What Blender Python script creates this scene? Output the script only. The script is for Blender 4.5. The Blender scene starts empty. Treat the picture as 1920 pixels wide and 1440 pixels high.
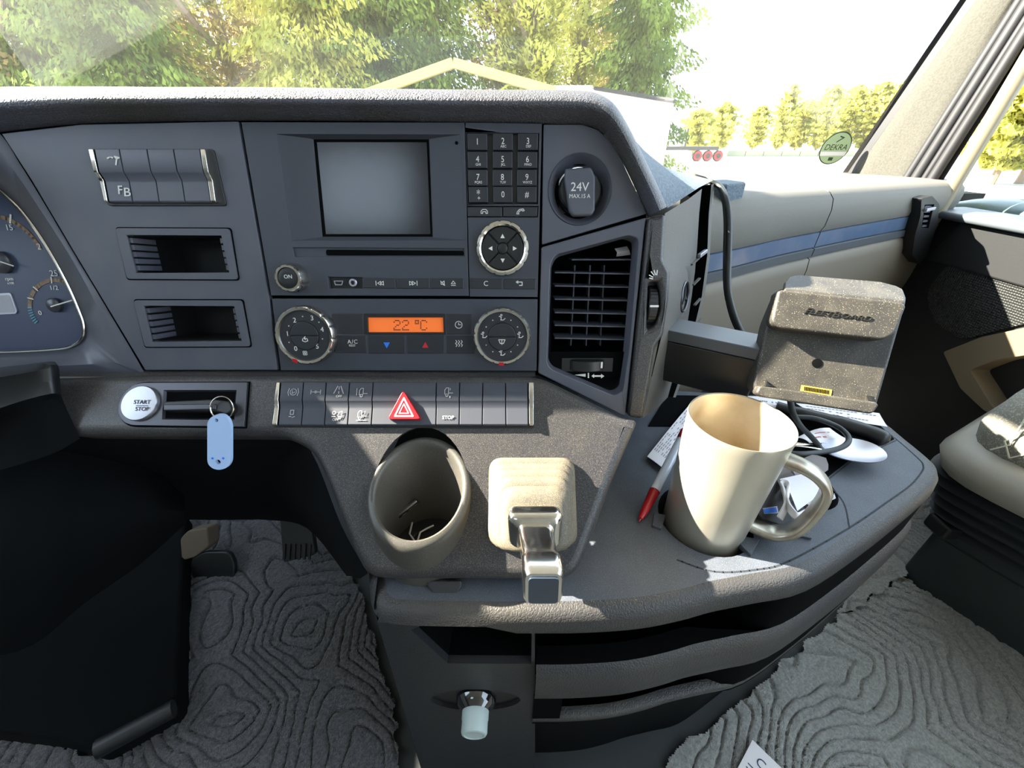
import bpy, bmesh, math, random
from mathutils import Vector as V, Matrix
from mathutils.geometry import delaunay_2d_cdt
RND = random.Random(11)
COL = bpy.context.scene.collection
SC = bpy.context.scene
PI = math.pi

# ---------------------------------------------------------------- camera
CAMP = V((0, 0, .76)); TH = math.radians(31.6); FPX = 750.0
cd = bpy.data.cameras.new('camera'); cam = bpy.data.objects.new('camera', cd); COL.objects.link(cam)
cam.location = CAMP; cam.rotation_euler = (PI/2-TH, 0, 0)
cd.sensor_width = 36; cd.lens = 36*FPX/1920; cd.clip_start = .01; cd.clip_end = 500
SC.camera = cam

# ---------------------------------------------------------------- light
SKY_STRENGTH = 5.0
SUN_DIR = V((-.80, .19, .565)).normalized()       # towards the sun: left, a little in front
SUN_E = 54.0
w = bpy.data.worlds.new('sky'); SC.world = w; w.use_nodes = True
bg = w.node_tree.nodes['Background']; bg.inputs[0].default_value = (.67, .83, 1.0, 1); bg.inputs[1].default_value = SKY_STRENGTH
sd = bpy.data.lights.new('sun', 'SUN'); sd.energy = SUN_E; sd.angle = math.radians(.55); sd.color = (1.0, .92, .76)
sun = bpy.data.objects.new('sun', sd); COL.objects.link(sun)
sun.rotation_euler = SUN_DIR.to_track_quat('Z', 'Y').to_euler()
SC.view_settings.view_transform = 'Standard'; SC.view_settings.look = 'None'
SC.view_settings.exposure = 0.15; SC.view_settings.gamma = 1; SC.view_settings.use_curve_mapping = False
SC.cycles.use_denoising = True
SC.cycles.max_bounces = 8; SC.cycles.transparent_max_bounces = 16

# ---------------------------------------------------------------- helpers
Fv = V((0, math.cos(TH), -math.sin(TH))); Uv = V((0, math.sin(TH), math.cos(TH))); Xv = V((1, 0, 0))
def ray(px, py): return Fv + Xv*((px-960)/FPX) + Uv*((720-py)/FPX)
def dp(px, py, d): return CAMP + ray(px, py)*d
def onz(px, py, z): r = ray(px, py); return CAMP + r*((z-CAMP.z)/r.z)
def onx(px, py, x): r = ray(px, py); return CAMP + r*((x-CAMP.x)/r.x)
def ony(px, py, y): r = ray(px, py); return CAMP + r*((y-CAMP.y)/r.y)
class Frame:
    def __init__(s, o, X, Y):
        s.o = V(o); s.X = V(X).normalized(); Y = V(Y); s.Y = (Y - s.X*Y.dot(s.X)).normalized(); s.N = s.X.cross(s.Y)
    def w(s, u, v, h=0): return s.o + s.X*u + s.Y*v + s.N*h
    def hit(s, px, py, h=0):
        r = ray(px, py); t = ((s.o + s.N*h) - CAMP).dot(s.N)/r.dot(s.N); return CAMP + r*t
    def loc(s, px, py, h=0):
        p = s.hit(px, py, h) - s.o; return (p.dot(s.X), p.dot(s.Y))
    def locs(s, pts, h=0): return [s.loc(x, y, h) for x, y in pts]
    def mpp(s, px, py, h=0):
        a = s.loc(px, py, h); b = s.loc(px+1, py, h); return math.hypot(a[0]-b[0], a[1]-b[1])
    def mat(s, p=None):
        p = s.o if p is None else p
        return Matrix(((s.X.x, s.Y.x, s.N.x, p.x), (s.X.y, s.Y.y, s.N.y, p.y), (s.X.z, s.Y.z, s.N.z, p.z), (0, 0, 0, 1)))
WORLD = Frame((0, 0, 0), (1, 0, 0), (0, 1, 0))
def rnd(pts, r, n=4):
    out = []; N = len(pts)
    for i in range(N):
        a = V(pts[i-1]).to_2d(); b = V(pts[i]).to_2d(); c = V(pts[(i+1) % N]).to_2d()
        d1 = (a-b).length; d2 = (c-b).length; q = min(r, d1*.45, d2*.45)
        p0 = b+(a-b)*(q/d1); p2 = b+(c-b)*(q/d2)
        for k in range(n+1):
            t = k/n; p = p0*(1-t)**2 + b*2*t*(1-t) + p2*t*t; out.append((p.x, p.y))
    return out
def circ(cx, cy, r, n=40, ry=None, a0=0): 
    ry = ry or r
    return [(cx+r*math.cos(a0+2*PI*k/n), cy+ry*math.sin(a0+2*PI*k/n)) for k in range(n)]
def cat(pts, n=6):
    out = []; P = [V(p) for p in pts]
    for i in range(len(P)-1):
        p0 = P[max(i-1, 0)]; p1 = P[i]; p2 = P[i+1]; p3 = P[min(i+2, len(P)-1)]
        for k in range(n):
            t = k/n
            out.append(.5*((2*p1)+(p2-p0)*t+(2*p0-5*p1+4*p2-p3)*t*t+(3*p1-p0-3*p2+p3)*t**3))
    out.append(P[-1]); return out
class MB:
    def __init__(s, fr=None): s.fr = fr or WORLD; s.v = []; s.f = []
    def add(s, vs, fs, local=True):
        b = len(s.v)
        for p in vs: s.v.append(s.fr.w(*p) if local else V(p))
        for f in fs: s.f.append(tuple(i+b for i in f))
        return s
    def prism(s, pts, h0, h1, inset=1.0):
        n = len(pts); cx = sum(p[0] for p in pts)/n; cy = sum(p[1] for p in pts)/n
        vs = [(p[0], p[1], h0) for p in pts] + [(cx+(p[0]-cx)*inset, cy+(p[1]-cy)*inset, h1) for p in pts]
        fs = [tuple(range(n-1, -1, -1)), tuple(range(n, 2*n))] + [(i, (i+1) % n, n+(i+1) % n, n+i) for i in range(n)]
        return s.add(vs, fs)
    def prism_px(s, px, h0, h1, r=0, n=4, inset=1.0):
        p = s.fr.locs(px, h1)
        if r: p = rnd(p, r, n)
        return s.prism(p, h0, h1, inset)
    def plate(s, outer, holes, h0, h1):
        loops = [outer]+holes; flat = [p for l in loops for p in l]; n = len(flat)
        eds = []; o = 0
        for l in loops:
            eds += [(o+i, o+(i+1) % len(l)) for i in range(len(l))]; o += len(l)
        cv, ce, cf, *_ = delaunay_2d_cdt([V((p[0]*1000, p[1]*1000)) for p in flat], eds, [], 0, 1e-5)
        def inp(x, y, l):
            r = False; j = len(l)-1
            for i in range(len(l)):
                (xi, yi), (xj, yj) = l[i][:2], l[j][:2]
                if (yi > y) != (yj > y) and x < (xj-xi)*(y-yi)/(yj-yi)+xi: r = not r
                j = i
            return r
        tris = []
        for f in cf:
            x = sum(cv[i].x for i in f)/3000; y = sum(cv[i].y for i in f)/3000
            if inp(x, y, outer) and not any(inp(x, y, l) for l in holes): tris.append(tuple(f))
        if len(cv) != n:   # crossing outlines made new points: keep them on both faces
            flat = [(q.x/1000, q.y/1000) for q in cv]
        n2 = len(flat)
        vs = [(p[0], p[1], h1) for p in flat] + [(p[0], p[1], h0) for p in flat]; n = n2
        fs = [tuple(t) for t in tris] + [tuple(i+n for i in reversed(t)) for t in tris]; o = 0
        for l in loops:
            m = len(l)
            for i in range(m): fs.append((o+i, o+(i+1) % m, n+o+(i+1) % m, n+o+i))
            o += m
        return s.add(vs, fs)
    def dome_plate(s, outer, holes, h0, h1, r, n=6):
        # a plate whose outer edge rolls over with radius r
        m = len(outer); nr = []
        for i in range(m):
            t = V((outer[(i+1) % m][0]-outer[i-1][0], outer[(i+1) % m][1]-outer[i-1][1])).normalized(); nr.append((-t.y, t.x))
        ar = sum(outer[i-1][0]*outer[i][1]-outer[i][0]*outer[i-1][1] for i in range(m)); sg = 1 if ar > 0 else -1
        rows = [[(p[0], p[1], h0) for p in outer]]
        for k in range(n+1):
            q = PI/2*k/n; dx = r*(1-math.cos(q)); rows.append([(p[0]+sg*w_[0]*dx, p[1]+sg*w_[1]*dx, h1-r+r*math.sin(q)) for p, w_ in zip(outer, nr)])
        s.loft(rows, True, True)
        s.plate([p[:2] for p in rows[-1]], holes, h1-.004, h1); return s
    def box(s, c, d):
        x, y, z = (q/2 for q in d)
        vs = [(c[0]+a*x, c[1]+b*y, c[2]+e*z) for a in (-1, 1) for b in (-1, 1) for e in (-1, 1)]
        return s.add(vs, [(0, 1, 3, 2), (4, 6, 7, 5), (0, 4, 5, 1), (2, 3, 7, 6), (0, 2, 6, 4), (1, 5, 7, 3)])
    def hexa(s, vs, local=False):   # 4 bottom + 4 top points
        return s.add(vs, [(3, 2, 1, 0), (4, 5, 6, 7), (0, 1, 5, 4), (1, 2, 6, 5), (2, 3, 7, 6), (3, 0, 4, 7)], local)
    def loft(s, rows, closed=False, local=False, cap=False):
        n = len(rows[0]); vs = [p for r in rows for p in r]; fs = []
        for i in range(len(rows)-1):
            for j in range(n if closed else n-1):
                k = (j+1) % n; fs.append((i*n+j, i*n+k, (i+1)*n+k, (i+1)*n+j))
        if cap: fs += [tuple(range(n-1, -1, -1)), tuple(range((len(rows)-1)*n, len(rows)*n))]
        return s.add(vs, fs, local)
    def tube(s, path, r, n=8, cap=True, local=False, flat=1.0):
        P = [V(p) for p in path]; m = len(P); rs = r if isinstance(r, (list, tuple)) else [r]*m
        t = (P[1]-P[0]).normalized(); a = t.orthogonal().normalized(); rows = []
        for i in range(m):
            t = (P[min(i+1, m-1)]-P[max(i-1, 0)]).normalized(); a = (a-t*a.dot(t)).normalized(); b = t.cross(a)
            rows.append([P[i]+a*(math.cos(2*PI*k/n)*rs[i])+b*(math.sin(2*PI*k/n)*rs[i]*flat) for k in range(n)])
        return s.loft(rows, True, local, cap)
    def lathe(s, c, axis, prof, n=40, local=True, cap=True, xdir=None, notch=None):
        ax = V(axis).normalized(); a = (V(xdir) if xdir else ax.orthogonal()).normalized(); b = ax.cross(a); c = V(c); rows = []
        for r, h in prof:
            rows.append([c+ax*h+(a*math.cos(2*PI*k/n)+b*math.sin(2*PI*k/n))*(r*(notch(k, r) if notch else 1)) for k in range(n)])
        return s.loft(rows, True, local, cap)
    def text(s, body, px, py, hpx, h, sx=1.0, shear=0, ext=.00008, track=1.0, loc=None, size=None, rot=0):
        cu = bpy.data.curves.new('t', 'FONT'); cu.body = body; cu.align_x = 'CENTER'; cu.align_y = 'CENTER'
        cu.extrude = 1; cu.shear = shear; cu.space_character = track; cu.resolution_u = 3
        ob = bpy.data.objects.new('t', cu); me = bpy.data.meshes.new_from_object(ob)
        if loc is None: loc = s.fr.loc(px, py, h)
        k = (size if size else hpx*s.fr.mpp(px, py, h)/.70); cr, sr = math.cos(rot), math.sin(rot)
        vs = []
        for q in me.vertices:
            x, y = q.co.x*k*sx, q.co.y*k
            vs.append((loc[0]+x*cr-y*sr, loc[1]+x*sr+y*cr, h+q.co.z*ext))
        s.add(vs, [tuple(p.vertices) for p in me.polygons])
        bpy.data.objects.remove(ob); bpy.data.curves.remove(cu); bpy.data.meshes.remove(me); return s
    def stroke(s, pts, wd, h, close=False, th=.00012):
        P = [V((p[0], p[1])) for p in pts]
        if close: P.append(P[0])
        for a, b in zip(P, P[1:]):
            d = b-a
            if d.length < 1e-7: continue
            d.normalize(); q = V((-d.y, d.x))*wd/2; a2 = a-d*wd*.3; b2 = b+d*wd*.3
            vs = [(*(a2-q), h), (*(b2-q), h), (*(b2+q), h), (*(a2+q), h)]
            vs += [(p[0], p[1], h+th) for p in vs]
            s.hexa(vs, True)
        return s
    def icon(s, px, py, k, strokes, h, wd=1.6):
        m = s.fr.mpp(px, py, h); o = s.fr.loc(px, py, h)
        for st in strokes:
            cl = False
            if st and st[0] == 'c': cl = True; st = st[1:]
            if len(st) == 4 and st[0] == 'o': st = circ(st[1], st[2], st[3], 14); cl = True
            s.stroke([(o[0]+x*k*m, o[1]-y*k*m) for x, y in st], wd*m, h, cl)
        return s
    def fill(s, px, h, th=.00015):
        return s.prism(s.fr.locs(px, h), h, h+th)
    def obj(s, name, m, root=None, bevel=0, seg=2, ang=38, sub=0, smooth=True):
        me = bpy.data.meshes.new(name); inv = root.matrix_world.inverted() if root else Matrix.Identity(4)
        me.from_pydata([inv @ p for p in s.v], [], s.f); me.validate()
        bm = bmesh.new(); bm.from_mesh(me); bmesh.ops.recalc_face_normals(bm, faces=bm.faces); bm.to_mesh(me); bm.free()
        if smooth:
            me.shade_smooth()
            me.set_sharp_from_angle(angle=math.radians(ang))
        me.materials.append(m)
        o = bpy.data.objects.new(name, me); COL.objects.link(o)
        if root: o.parent = root
        if bevel:
            b = o.modifiers.new('b', 'BEVEL'); b.width = bevel; b.segments = seg; b.limit_method = 'ANGLE'; b.angle_limit = math.radians(35); b.harden_normals = True
        if sub:
            b = o.modifiers.new('s', 'SUBSURF'); b.levels = sub; b.render_levels = sub
        return o
def tag(o, label, catg, group=None, kind=None):
    if label: o['label'] = label
    if catg: o['category'] = catg
    if group: o['group'] = group
    if kind: o['kind'] = kind
    return o
def thing(name, label, catg, M=None, group=None, kind=None):
    o = bpy.data.objects.new(name, None); o.empty_display_size = .02; COL.objects.link(o)
    if M is not None: o.matrix_world = M if isinstance(M, Matrix) else Matrix.Translation(V(M))
    bpy.context.view_layer.update() if False else None
    return tag(o, label, catg, group, kind)
class _R:  # root with cached matrix
    pass
def part(root, name, mb, m, label=None, par=None, kind=None, **k):
    # par: the part that this mesh is a sub-part of (its local matrix is the identity)
    o = mb.obj(name, m, root, **k)
    if par is not None: o.parent = par
    if label: o['label'] = label
    if kind: o['kind'] = kind
    return o
def solo(name, mb, m, label, catg, origin=None, group=None, kind=None, **k):
    o = mb.obj(name, m, None, **k)
    if origin is not None:
        origin = V(origin); o.data.transform(Matrix.Translation(-origin)); o.location = origin
    return tag(o, label, catg, group, kind)
def copy_tree(o, parent=None, **kw):
    c = o.copy(); COL.objects.link(c)
    if parent: c.parent = parent
    for ch in [x for x in COL.objects if x.parent == o]: copy_tree(ch, c)
    return c

# ---------------------------------------------------------------- materials
def lin(r, g, b):
    f = lambda c: (c/255/12.92 if c/255 <= .04045 else ((c/255+.055)/1.055)**2.4)
    return (f(r), f(g), f(b), 1)
def mat(name, col, rough=.5, metal=0, bump=None, spec=.5, coat=0, var=None, dust=None, emit=None, alpha=None, sheen=0, trans=None):
    m = bpy.data.materials.new(name); m.use_nodes = True; nt = m.node_tree; N = nt.nodes; Lk = nt.links
    b = N['Principled BSDF']; b.inputs['Base Color'].default_value = col; b.inputs['Roughness'].default_value = rough
    b.inputs['Metallic'].default_value = metal; b.inputs['Specular IOR Level'].default_value = spec
    if coat: b.inputs['Coat Weight'].default_value = coat; b.inputs['Coat Roughness'].default_value = .08
    if sheen: b.inputs['Sheen Weight'].default_value = sheen
    if emit: b.inputs['Emission Color'].default_value = emit[0]; b.inputs['Emission Strength'].default_value = emit[1]
    if trans: b.inputs['Transmission Weight'].default_value = trans
    tc = N.new('ShaderNodeTexCoord'); c_out = None
    if var:      # (second colour, scale, lo, hi)
        n = N.new('ShaderNodeTexNoise'); n.inputs['Scale'].default_value = var[1]; n.inputs['Detail'].default_value = 5
        Lk.new(tc.outputs['Object'], n.inputs['Vector'])
        r = N.new('ShaderNodeValToRGB'); r.color_ramp.elements[0].position = var[2]; r.color_ramp.elements[1].position = var[3]
        r.color_ramp.elements[0].color = col; r.color_ramp.elements[1].color = var[0]
        Lk.new(n.outputs['Fac'], r.inputs['Fac']); c_out = r.outputs['Color']
    if dust:     # (colour, scale, threshold, amount)
        n = N.new('ShaderNodeTexNoise'); n.inputs['Scale'].default_value = dust[1]; n.inputs['Detail'].default_value = 2
        Lk.new(tc.outputs['Object'], n.inputs['Vector'])
        r = N.new('ShaderNodeValToRGB'); r.color_ramp.elements[0].position = dust[2]; r.color_ramp.elements[1].position = dust[2]+.06
        r.color_ramp.elements[1].color = (dust[3],)*3+(1,); r.color_ramp.elements[0].color = (0, 0, 0, 1)
        Lk.new(n.outputs['Fac'], r.inputs['Fac'])
        mx = N.new('ShaderNodeMix'); mx.data_type = 'RGBA'; Lk.new(r.outputs['Color'], mx.inputs['Factor'])
        if c_out: Lk.new(c_out, mx.inputs['A'])
        else: mx.inputs['A'].default_value = col
        mx.inputs['B'].default_value = dust[0]; c_out = mx.outputs['Result']
    if c_out: Lk.new(c_out, b.inputs['Base Color'])
    if bump:     # (kind, scale, strength, distance)
        if bump[0] == 'leather':
            t = N.new('ShaderNodeTexVoronoi'); t.feature = 'DISTANCE_TO_EDGE'; t.inputs['Scale'].default_value = bump[1]
            nz = N.new('ShaderNodeTexNoise'); nz.inputs['Scale'].default_value = bump[1]*.6
            mxv = N.new('ShaderNodeMix'); mxv.data_type = 'VECTOR'; mxv.inputs['Factor'].default_value = .004
            Lk.new(tc.outputs['Object'], nz.inputs['Vector']); Lk.new(tc.outputs['Object'], mxv.inputs['A']); Lk.new(nz.outputs['Color'], mxv.inputs['B'])
            Lk.new(mxv.outputs['Result'], t.inputs['Vector'])
            mr = N.new('ShaderNodeMapRange'); mr.inputs['From Max'].default_value = .25; Lk.new(t.outputs['Distance'], mr.inputs['Value']); src = mr.outputs['Result']
        elif bump[0] == 'holes':
            t = N.new('ShaderNodeTexVoronoi'); t.inputs['Scale'].default_value = bump[1]; t.inputs['Randomness'].default_value = .15
            Lk.new(tc.outputs['Object'], t.inputs['Vector']); src = t.outputs['Distance']
        else:
            t = N.new('ShaderNodeTexNoise'); t.inputs['Scale'].default_value = bump[1]; t.inputs['Detail'].default_value = 3
            Lk.new(tc.outputs['Object'], t.inputs['Vector']); src = t.outputs['Fac']
        bp = N.new('ShaderNodeBump'); bp.inputs['Strength'].default_value = bump[2]; bp.inputs['Distance'].default_value = bump[3]
        Lk.new(src, bp.inputs['Height']); Lk.new(bp.outputs['Normal'], b.inputs['Normal'])
    return m
DUSTC = lin(190, 172, 135)
m_panel = mat('dash_plastic', lin(72, 75, 86), .43, bump=('n', 2500, .15, .0002), var=(lin(79, 80, 88), 25, .4, .7))
m_panel2 = mat('fascia_plastic', lin(38, 38, 43), .4, bump=('n', 3000, .35, .0003), dust=(lin(196, 186, 165), 1700, .56, .17), var=(lin(48, 47, 48), 18, .4, .7))
m_radio = mat('radio_plastic', lin(54, 57, 66), .5, bump=('n', 2500, .1, .0002), dust=(DUSTC, 900, .76, .3))
m_key = mat('key_plastic', lin(34, 37, 43), .42)
m_black = mat('black_plastic', lin(20, 21, 23), .45)
m_void = mat('dark_recess', lin(6, 7, 8), .9, spec=.05)  # near-black base puts the deep shade of slots and cubbies into the colour
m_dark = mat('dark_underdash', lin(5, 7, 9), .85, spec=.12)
m_leather = mat('grained_pad', lin(72, 73, 82), .5, bump=('leather', 420, .55, .0008), var=(lin(66, 63, 58), 12, .4, .7))
m_slope = mat('sky_tinted_dusty_slope', lin(66, 80, 94), .75, bump=('n', 900, .5, .0006), var=(lin(94, 108, 120), 420, .45, .62))  # blue of the sky light is put into the base; the speckle is dust
m_side = mat('side_grain', lin(84, 82, 78), .6, bump=('leather', 500, .25, .0005))
m_chrome = mat('chrome', lin(215, 212, 206), .16, 1)
m_satin = mat('satin_metal', lin(178, 178, 186), .42, 1)
m_bezelsil = mat('dark_satin', lin(72, 72, 78), .32, .6)
m_white = mat('white_print', lin(205, 205, 200), .6)
m_grey_print = mat('grey_print', lin(150, 150, 152), .6)
m_dark_print = mat('dark_print', lin(48, 48, 54), .6)
m_groove = mat('groove', lin(26, 30, 36), .8)
m_red = mat('red_plastic', lin(160, 12, 26), .35)
m_redprint = mat('red_print', lin(175, 30, 35), .5)
m_blueprint = mat('blue_print', lin(40, 110, 215), .5)
m_lcd = mat('orange_display', lin(215, 105, 45), .4, emit=(lin(225, 105, 38), .42))
m_lcdtext = mat('display_digits', lin(105, 34, 14), .5)
m_screen = mat('screen_glass', lin(8, 10, 18), .17, spec=.6, bump=('n', 60, .04, .001), var=(lin(15, 18, 27), 90, .5, .8))
m_pass_up = mat('passenger_pad', lin(100, 97, 90), .7, bump=('leather', 600, .25, .0005))
m_pass_lo = mat('passenger_lower', lin(108, 101, 89), .65, bump=('n', 1500, .1, .0003))
m_stripe = mat('blue_grey_trim', lin(72, 92, 120), .3, coat=.3, var=(lin(88, 104, 128), 40, .4, .7))
m_stripe_lip = mat('grey_lip', lin(72, 78, 84), .5)
m_tray = mat('tray_rubber', lin(58, 64, 74), .62, bump=('n', 1300, .5, .0005), dust=(DUSTC, 1500, .60, .25), var=(lin(66, 72, 82), 30, .4, .7))
m_console = mat('console_leather', lin(46, 45, 46), .5, bump=('leather', 380, .4, .0006), var=(lin(58, 55, 51), 9, .4, .7))
m_console2 = mat('console_plastic', lin(36, 36, 39), .45, bump=('leather', 520, .3, .0004))
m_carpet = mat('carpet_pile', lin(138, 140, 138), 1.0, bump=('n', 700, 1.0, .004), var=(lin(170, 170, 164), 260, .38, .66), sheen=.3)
m_carpet_shaded = mat('carpet_pile_shaded', lin(66, 66, 74), 1.0, bump=('n', 700, 1.0, .004), var=(lin(100, 98, 98), 260, .38, .66), sheen=.3)  # darker copy of the carpet, footwell shade put into its colour
m_floor = mat('rubber_floor', lin(40, 44, 45), .7, bump=('n', 800, .2, .0005))
m_device = mat('dusty_device', lin(42, 40, 37), .55, bump=('n', 1800, .3, .0003), dust=(lin(205, 195, 168), 1300, .64, .45), var=(lin(58, 55, 49), 60, .4, .7))
m_mug = mat('mug_metal', lin(204, 198, 182), .32, .7, var=(lin(190, 184, 166), 14, .4, .7), dust=(lin(235, 230, 215), 260, .76, .5))
m_mug_in = mat('mug_inside', lin(190, 180, 160), .35, .4, bump=('n', 70, .1, .001), var=(lin(166, 148, 118), 30, .45, .75))
m_coffee = mat('coffee', lin(140, 116, 84), .15)
m_rust = mat('mug_handle', lin(176, 170, 156), .33, .75, var=(lin(150, 126, 102), 45, .48, .7))
m_paper = mat('paper', lin(214, 210, 212), .8)
m_ink = mat('ink', lin(120, 110, 125), .8)
m_clearpen = mat('clear_plastic', lin(205, 212, 225), .15, coat=.5)
m_tagblue = mat('blue_tag', lin(158, 184, 222), .4)
m_bottle = mat('bottle_glass', lin(22, 24, 26), .06, spec=.8, coat=1)
m_cap = mat('bottle_cap', lin(166, 180, 178), .5)
m_wire = mat('cable_rubber', lin(26, 32, 34), .5)
m_seatshell = mat('seat_shell', lin(150, 146, 136), .5, bump=('leather', 500, .2, .0004))
m_seatcloth = mat('seat_cloth', lin(120, 118, 108), .9, bump=('n', 900, .5, .001), dust=(lin(180, 178, 165), 500, .55, .6))
m_seatgrey = mat('seat_patch', lin(86, 90, 88), .9, bump=('n', 900, .5, .001))
m_seatdark = mat('seat_bellows', lin(44, 48, 52), .5)
m_seatbase = mat('seat_base', lin(38, 46, 46), .55)
m_pillar = mat('pillar_fabric', lin(66, 64, 58), .8, bump=('n', 700, .5, .0012), var=(lin(56, 55, 50), 280, .42, .6))
m_seal = mat('door_seal', lin(38, 38, 42), .55)
m_doorframe = mat('door_frame', lin(120, 112, 92), .5)
m_door = mat('door_plastic', lin(15, 17, 20), .7, bump=('n', 1200, .4, .0005))
m_grille = mat('speaker_grille', lin(24, 26, 26), .6, bump=('holes', 200, 1.0, .004))
m_handle = mat('door_handle_beige', lin(104, 92, 74), .6)
m_sticker = mat('sticker_green', lin(150, 186, 128), .6)
m_sticker_d = mat('sticker_dark', lin(40, 62, 40), .6)
m_cluster = mat('cluster_face', lin(52, 62, 86), .4)
m_tan = mat('gauge_band', lin(130, 108, 84), .5)
m_teal = mat('teal_print', lin(80, 150, 165), .5)
m_lcdgrey = mat('grey_display', lin(150, 152, 160), .4)
# ---------------------------------------------------------------- frames of the dashboard
A1 = math.radians(74.7)
Pdn = Fv*math.cos(A1) - Uv*math.sin(A1)
PF = Frame(dp(760, 580, .37), (1, 0, 0), -Pdn)                 # the centre panel
T2 = math.radians(46)
FF = Frame(dp(760, 703, .375), (1, 0, 0), (0, math.sin(T2), math.cos(T2)))   # switch and lever fascia
DV = Frame(dp(1550, 650, .345), (.953, -.303, 0), (.13, .47, .87))            # handheld cradle
P = PF.locs; P1 = PF.loc

# ================================================================ setting
def quad(a, b, c, d): return [V(a), V(b), V(c), V(d)]
mb = MB(); mb.box((.05, .3, -.02), (2.8, 3.0, .04)); o = mb.obj('floor', m_floor); o['kind'] = 'structure'
m_ground = mat('bright_lot', lin(190, 188, 182), .9, var=(lin(165, 163, 158), .3, .4, .6))
mb = MB(); mb.box((0, 70, -1.6), (400, 340, .4)); o = mb.obj('ground', m_ground); o['kind'] = 'structure'
mb = MB(); mb.box((.05, 1.33, .12), (2.7, .06, 1.0)); o = mb.obj('wall_front', m_dark); o['kind'] = 'structure'

m_liner = mat('cab_liner', lin(150, 148, 142), .9)
mb = MB(); mb.box((-.07, -.05, 1.885), (2.56, 2.3, .05)); o = mb.obj('ceiling', m_liner); o['kind'] = 'structure'
mb = MB(Frame((0, -1.2, 0), (-1, 0, 0), (0, 0, 1))); mb.plate([(-1.2, 0), (1.35, 0), (1.35, 1.87), (-1.2, 1.87)], [rnd([(.50, 1.33), (1.00, 1.33), (1.00, 1.74), (.50, 1.74)], .06)], -.04, 0); o = mb.obj('wall_rear', m_liner); o['kind'] = 'structure'  # unseen rear opening, added to give the radio screen a bright reflection
mb = MB(); mb.box((-1.32, 0, .39), (.06, 2.5, .86)); mb.box((-1.32, -.8, 1.2), (.06, .8, 1.3)); mb.hexa([V(p) for p in ((-1.35, 1.25, .6), (-1.29, 1.25, .6), (-1.29, 1.18, .6), (-1.35, 1.18, .6), (-1.35, 1.08, 1.88), (-1.29, 1.08, 1.88), (-1.29, 1.0, 1.88), (-1.35, 1.0, 1.88))]); o = mb.obj('wall_left', m_liner); o['kind'] = 'structure'

# ================================================================ dashboard (shell and pads)
dash = thing('dashboard', 'dark grey truck dashboard with a grained brow around the centre panels', 'dashboard', PF.mat())
mb = MB(PF); mb.plate(P([(2, 250), (150, 233), (446, 227), (476, 400), (504, 556), (520, 694), (272, 694), (150, 492), (60, 340)]),
    [P([(179, 281), (397, 281), (418, 384), (205, 384)]), P([(240, 441), (417, 442), (432, 511), (258, 512)]), P([(272, 573), (441, 574), (455, 639), (288, 641)])], -.006, 0)
part(dash, 'left_panel', mb, m_panel, bevel=.0008)
mb = MB(PF); mb.prism(P([(-60, 235), (1010, 228), (1100, 236), (1200, 400), (1160, 770), (1000, 696), (-60, 696)], -.0085), -.03, -.0085)
mb.v = []; mb.f = []
mb.plate(P([(-60, 215), (1010, 215), (1115, 222), (1212, 400), (1165, 770), (1000, 700), (262, 700), (-40, 240)], -.009), [P([(179, 281), (397, 281), (418, 384), (205, 384)], -.009), P([(238, 439), (419, 440), (434, 513), (256, 514)], -.009), P([(270, 571), (443, 572), (457, 641), (286, 643)], -.009),
   P([(1048, 310), (1128, 310), (1128, 400), (1048, 400)], -.009), P([(1035, 480), (1196, 436), (1175, 660), (1032, 660)], -.009)], -.012, -.009)
part(dash, 'backing_panel', mb, m_void)
mb = MB(PF); so = P([(1019, 233), (1092, 233), (1122, 243), (1145, 265), (1165, 298), (1213, 401), (1016, 459)])
cx, cy = P1(1087, 356); k = PF.mpp(1087, 356)
mb.plate(so, [circ(cx, cy, 59*k, 48, 62*k)], -.006, 0); part(dash, 'socket_panel', mb, m_panel, bevel=.0008)

# brow: profile swept along the top of the panels and down the right side
rows = []
st = [(-1300, 190, -1300, 330), (-800, 185, -800, 310), (-260, 178, -260, 275), (-60, 166, -60, 255), (0, 163, 0, 247), (150, 162, 150, 232), (300, 163, 300, 228), (460, 163, 460, 226), (700, 166, 700, 227), (900, 168, 900, 230), (1020, 168, 1020, 232), (1075, 169, 1070, 233),
      (1110, 172, 1096, 234), (1135, 182, 1121, 243), (1155, 199, 1143, 262), (1178, 236, 1163, 294), (1210, 300, 1184, 336), (1234, 350, 1202, 374), (1250, 388, 1216, 405)]
for ox, oy, ix, iy in st:
    a = PF.hit(ix, iy, 0); 
    def mixp(t, h): return PF.hit(ix+(ox-ix)*t, iy+(oy-iy)*t, h)
    b = mixp(1, .004)
    rows.append([mixp(-.03, -.012), mixp(0, -.001), mixp(.22, .006), mixp(.44, .0145), mixp(.52, .017), mixp(.62, .0185), mixp(.75, .0175), mixp(.87, .0135), mixp(.95, .009), mixp(1, .003), b+V((0, .02, .0)), b+V((0, .06, -.006))])
R2 = [cat([r[j] for r in rows], 4) for j in range(len(rows[0]))]
mb = MB(); mb.loft(R2); part(dash, 'brow', mb, m_leather, ang=60)
mb = MB(); mb.hexa([V(p) for p in ((-1.20, .285, .735), (-.50, .285, .735), (-.47, .43, .745), (-1.20, .43, .745), (-1.20, .30, .84), (-.51, .295, .775), (-.48, .43, .79), (-1.20, .43, .84))]); part(dash, 'unseen_shade_hood', mb, m_leather, bevel=.006, seg=3)  # unseen wedge, added and shaped to keep sun off the left fascia
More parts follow.
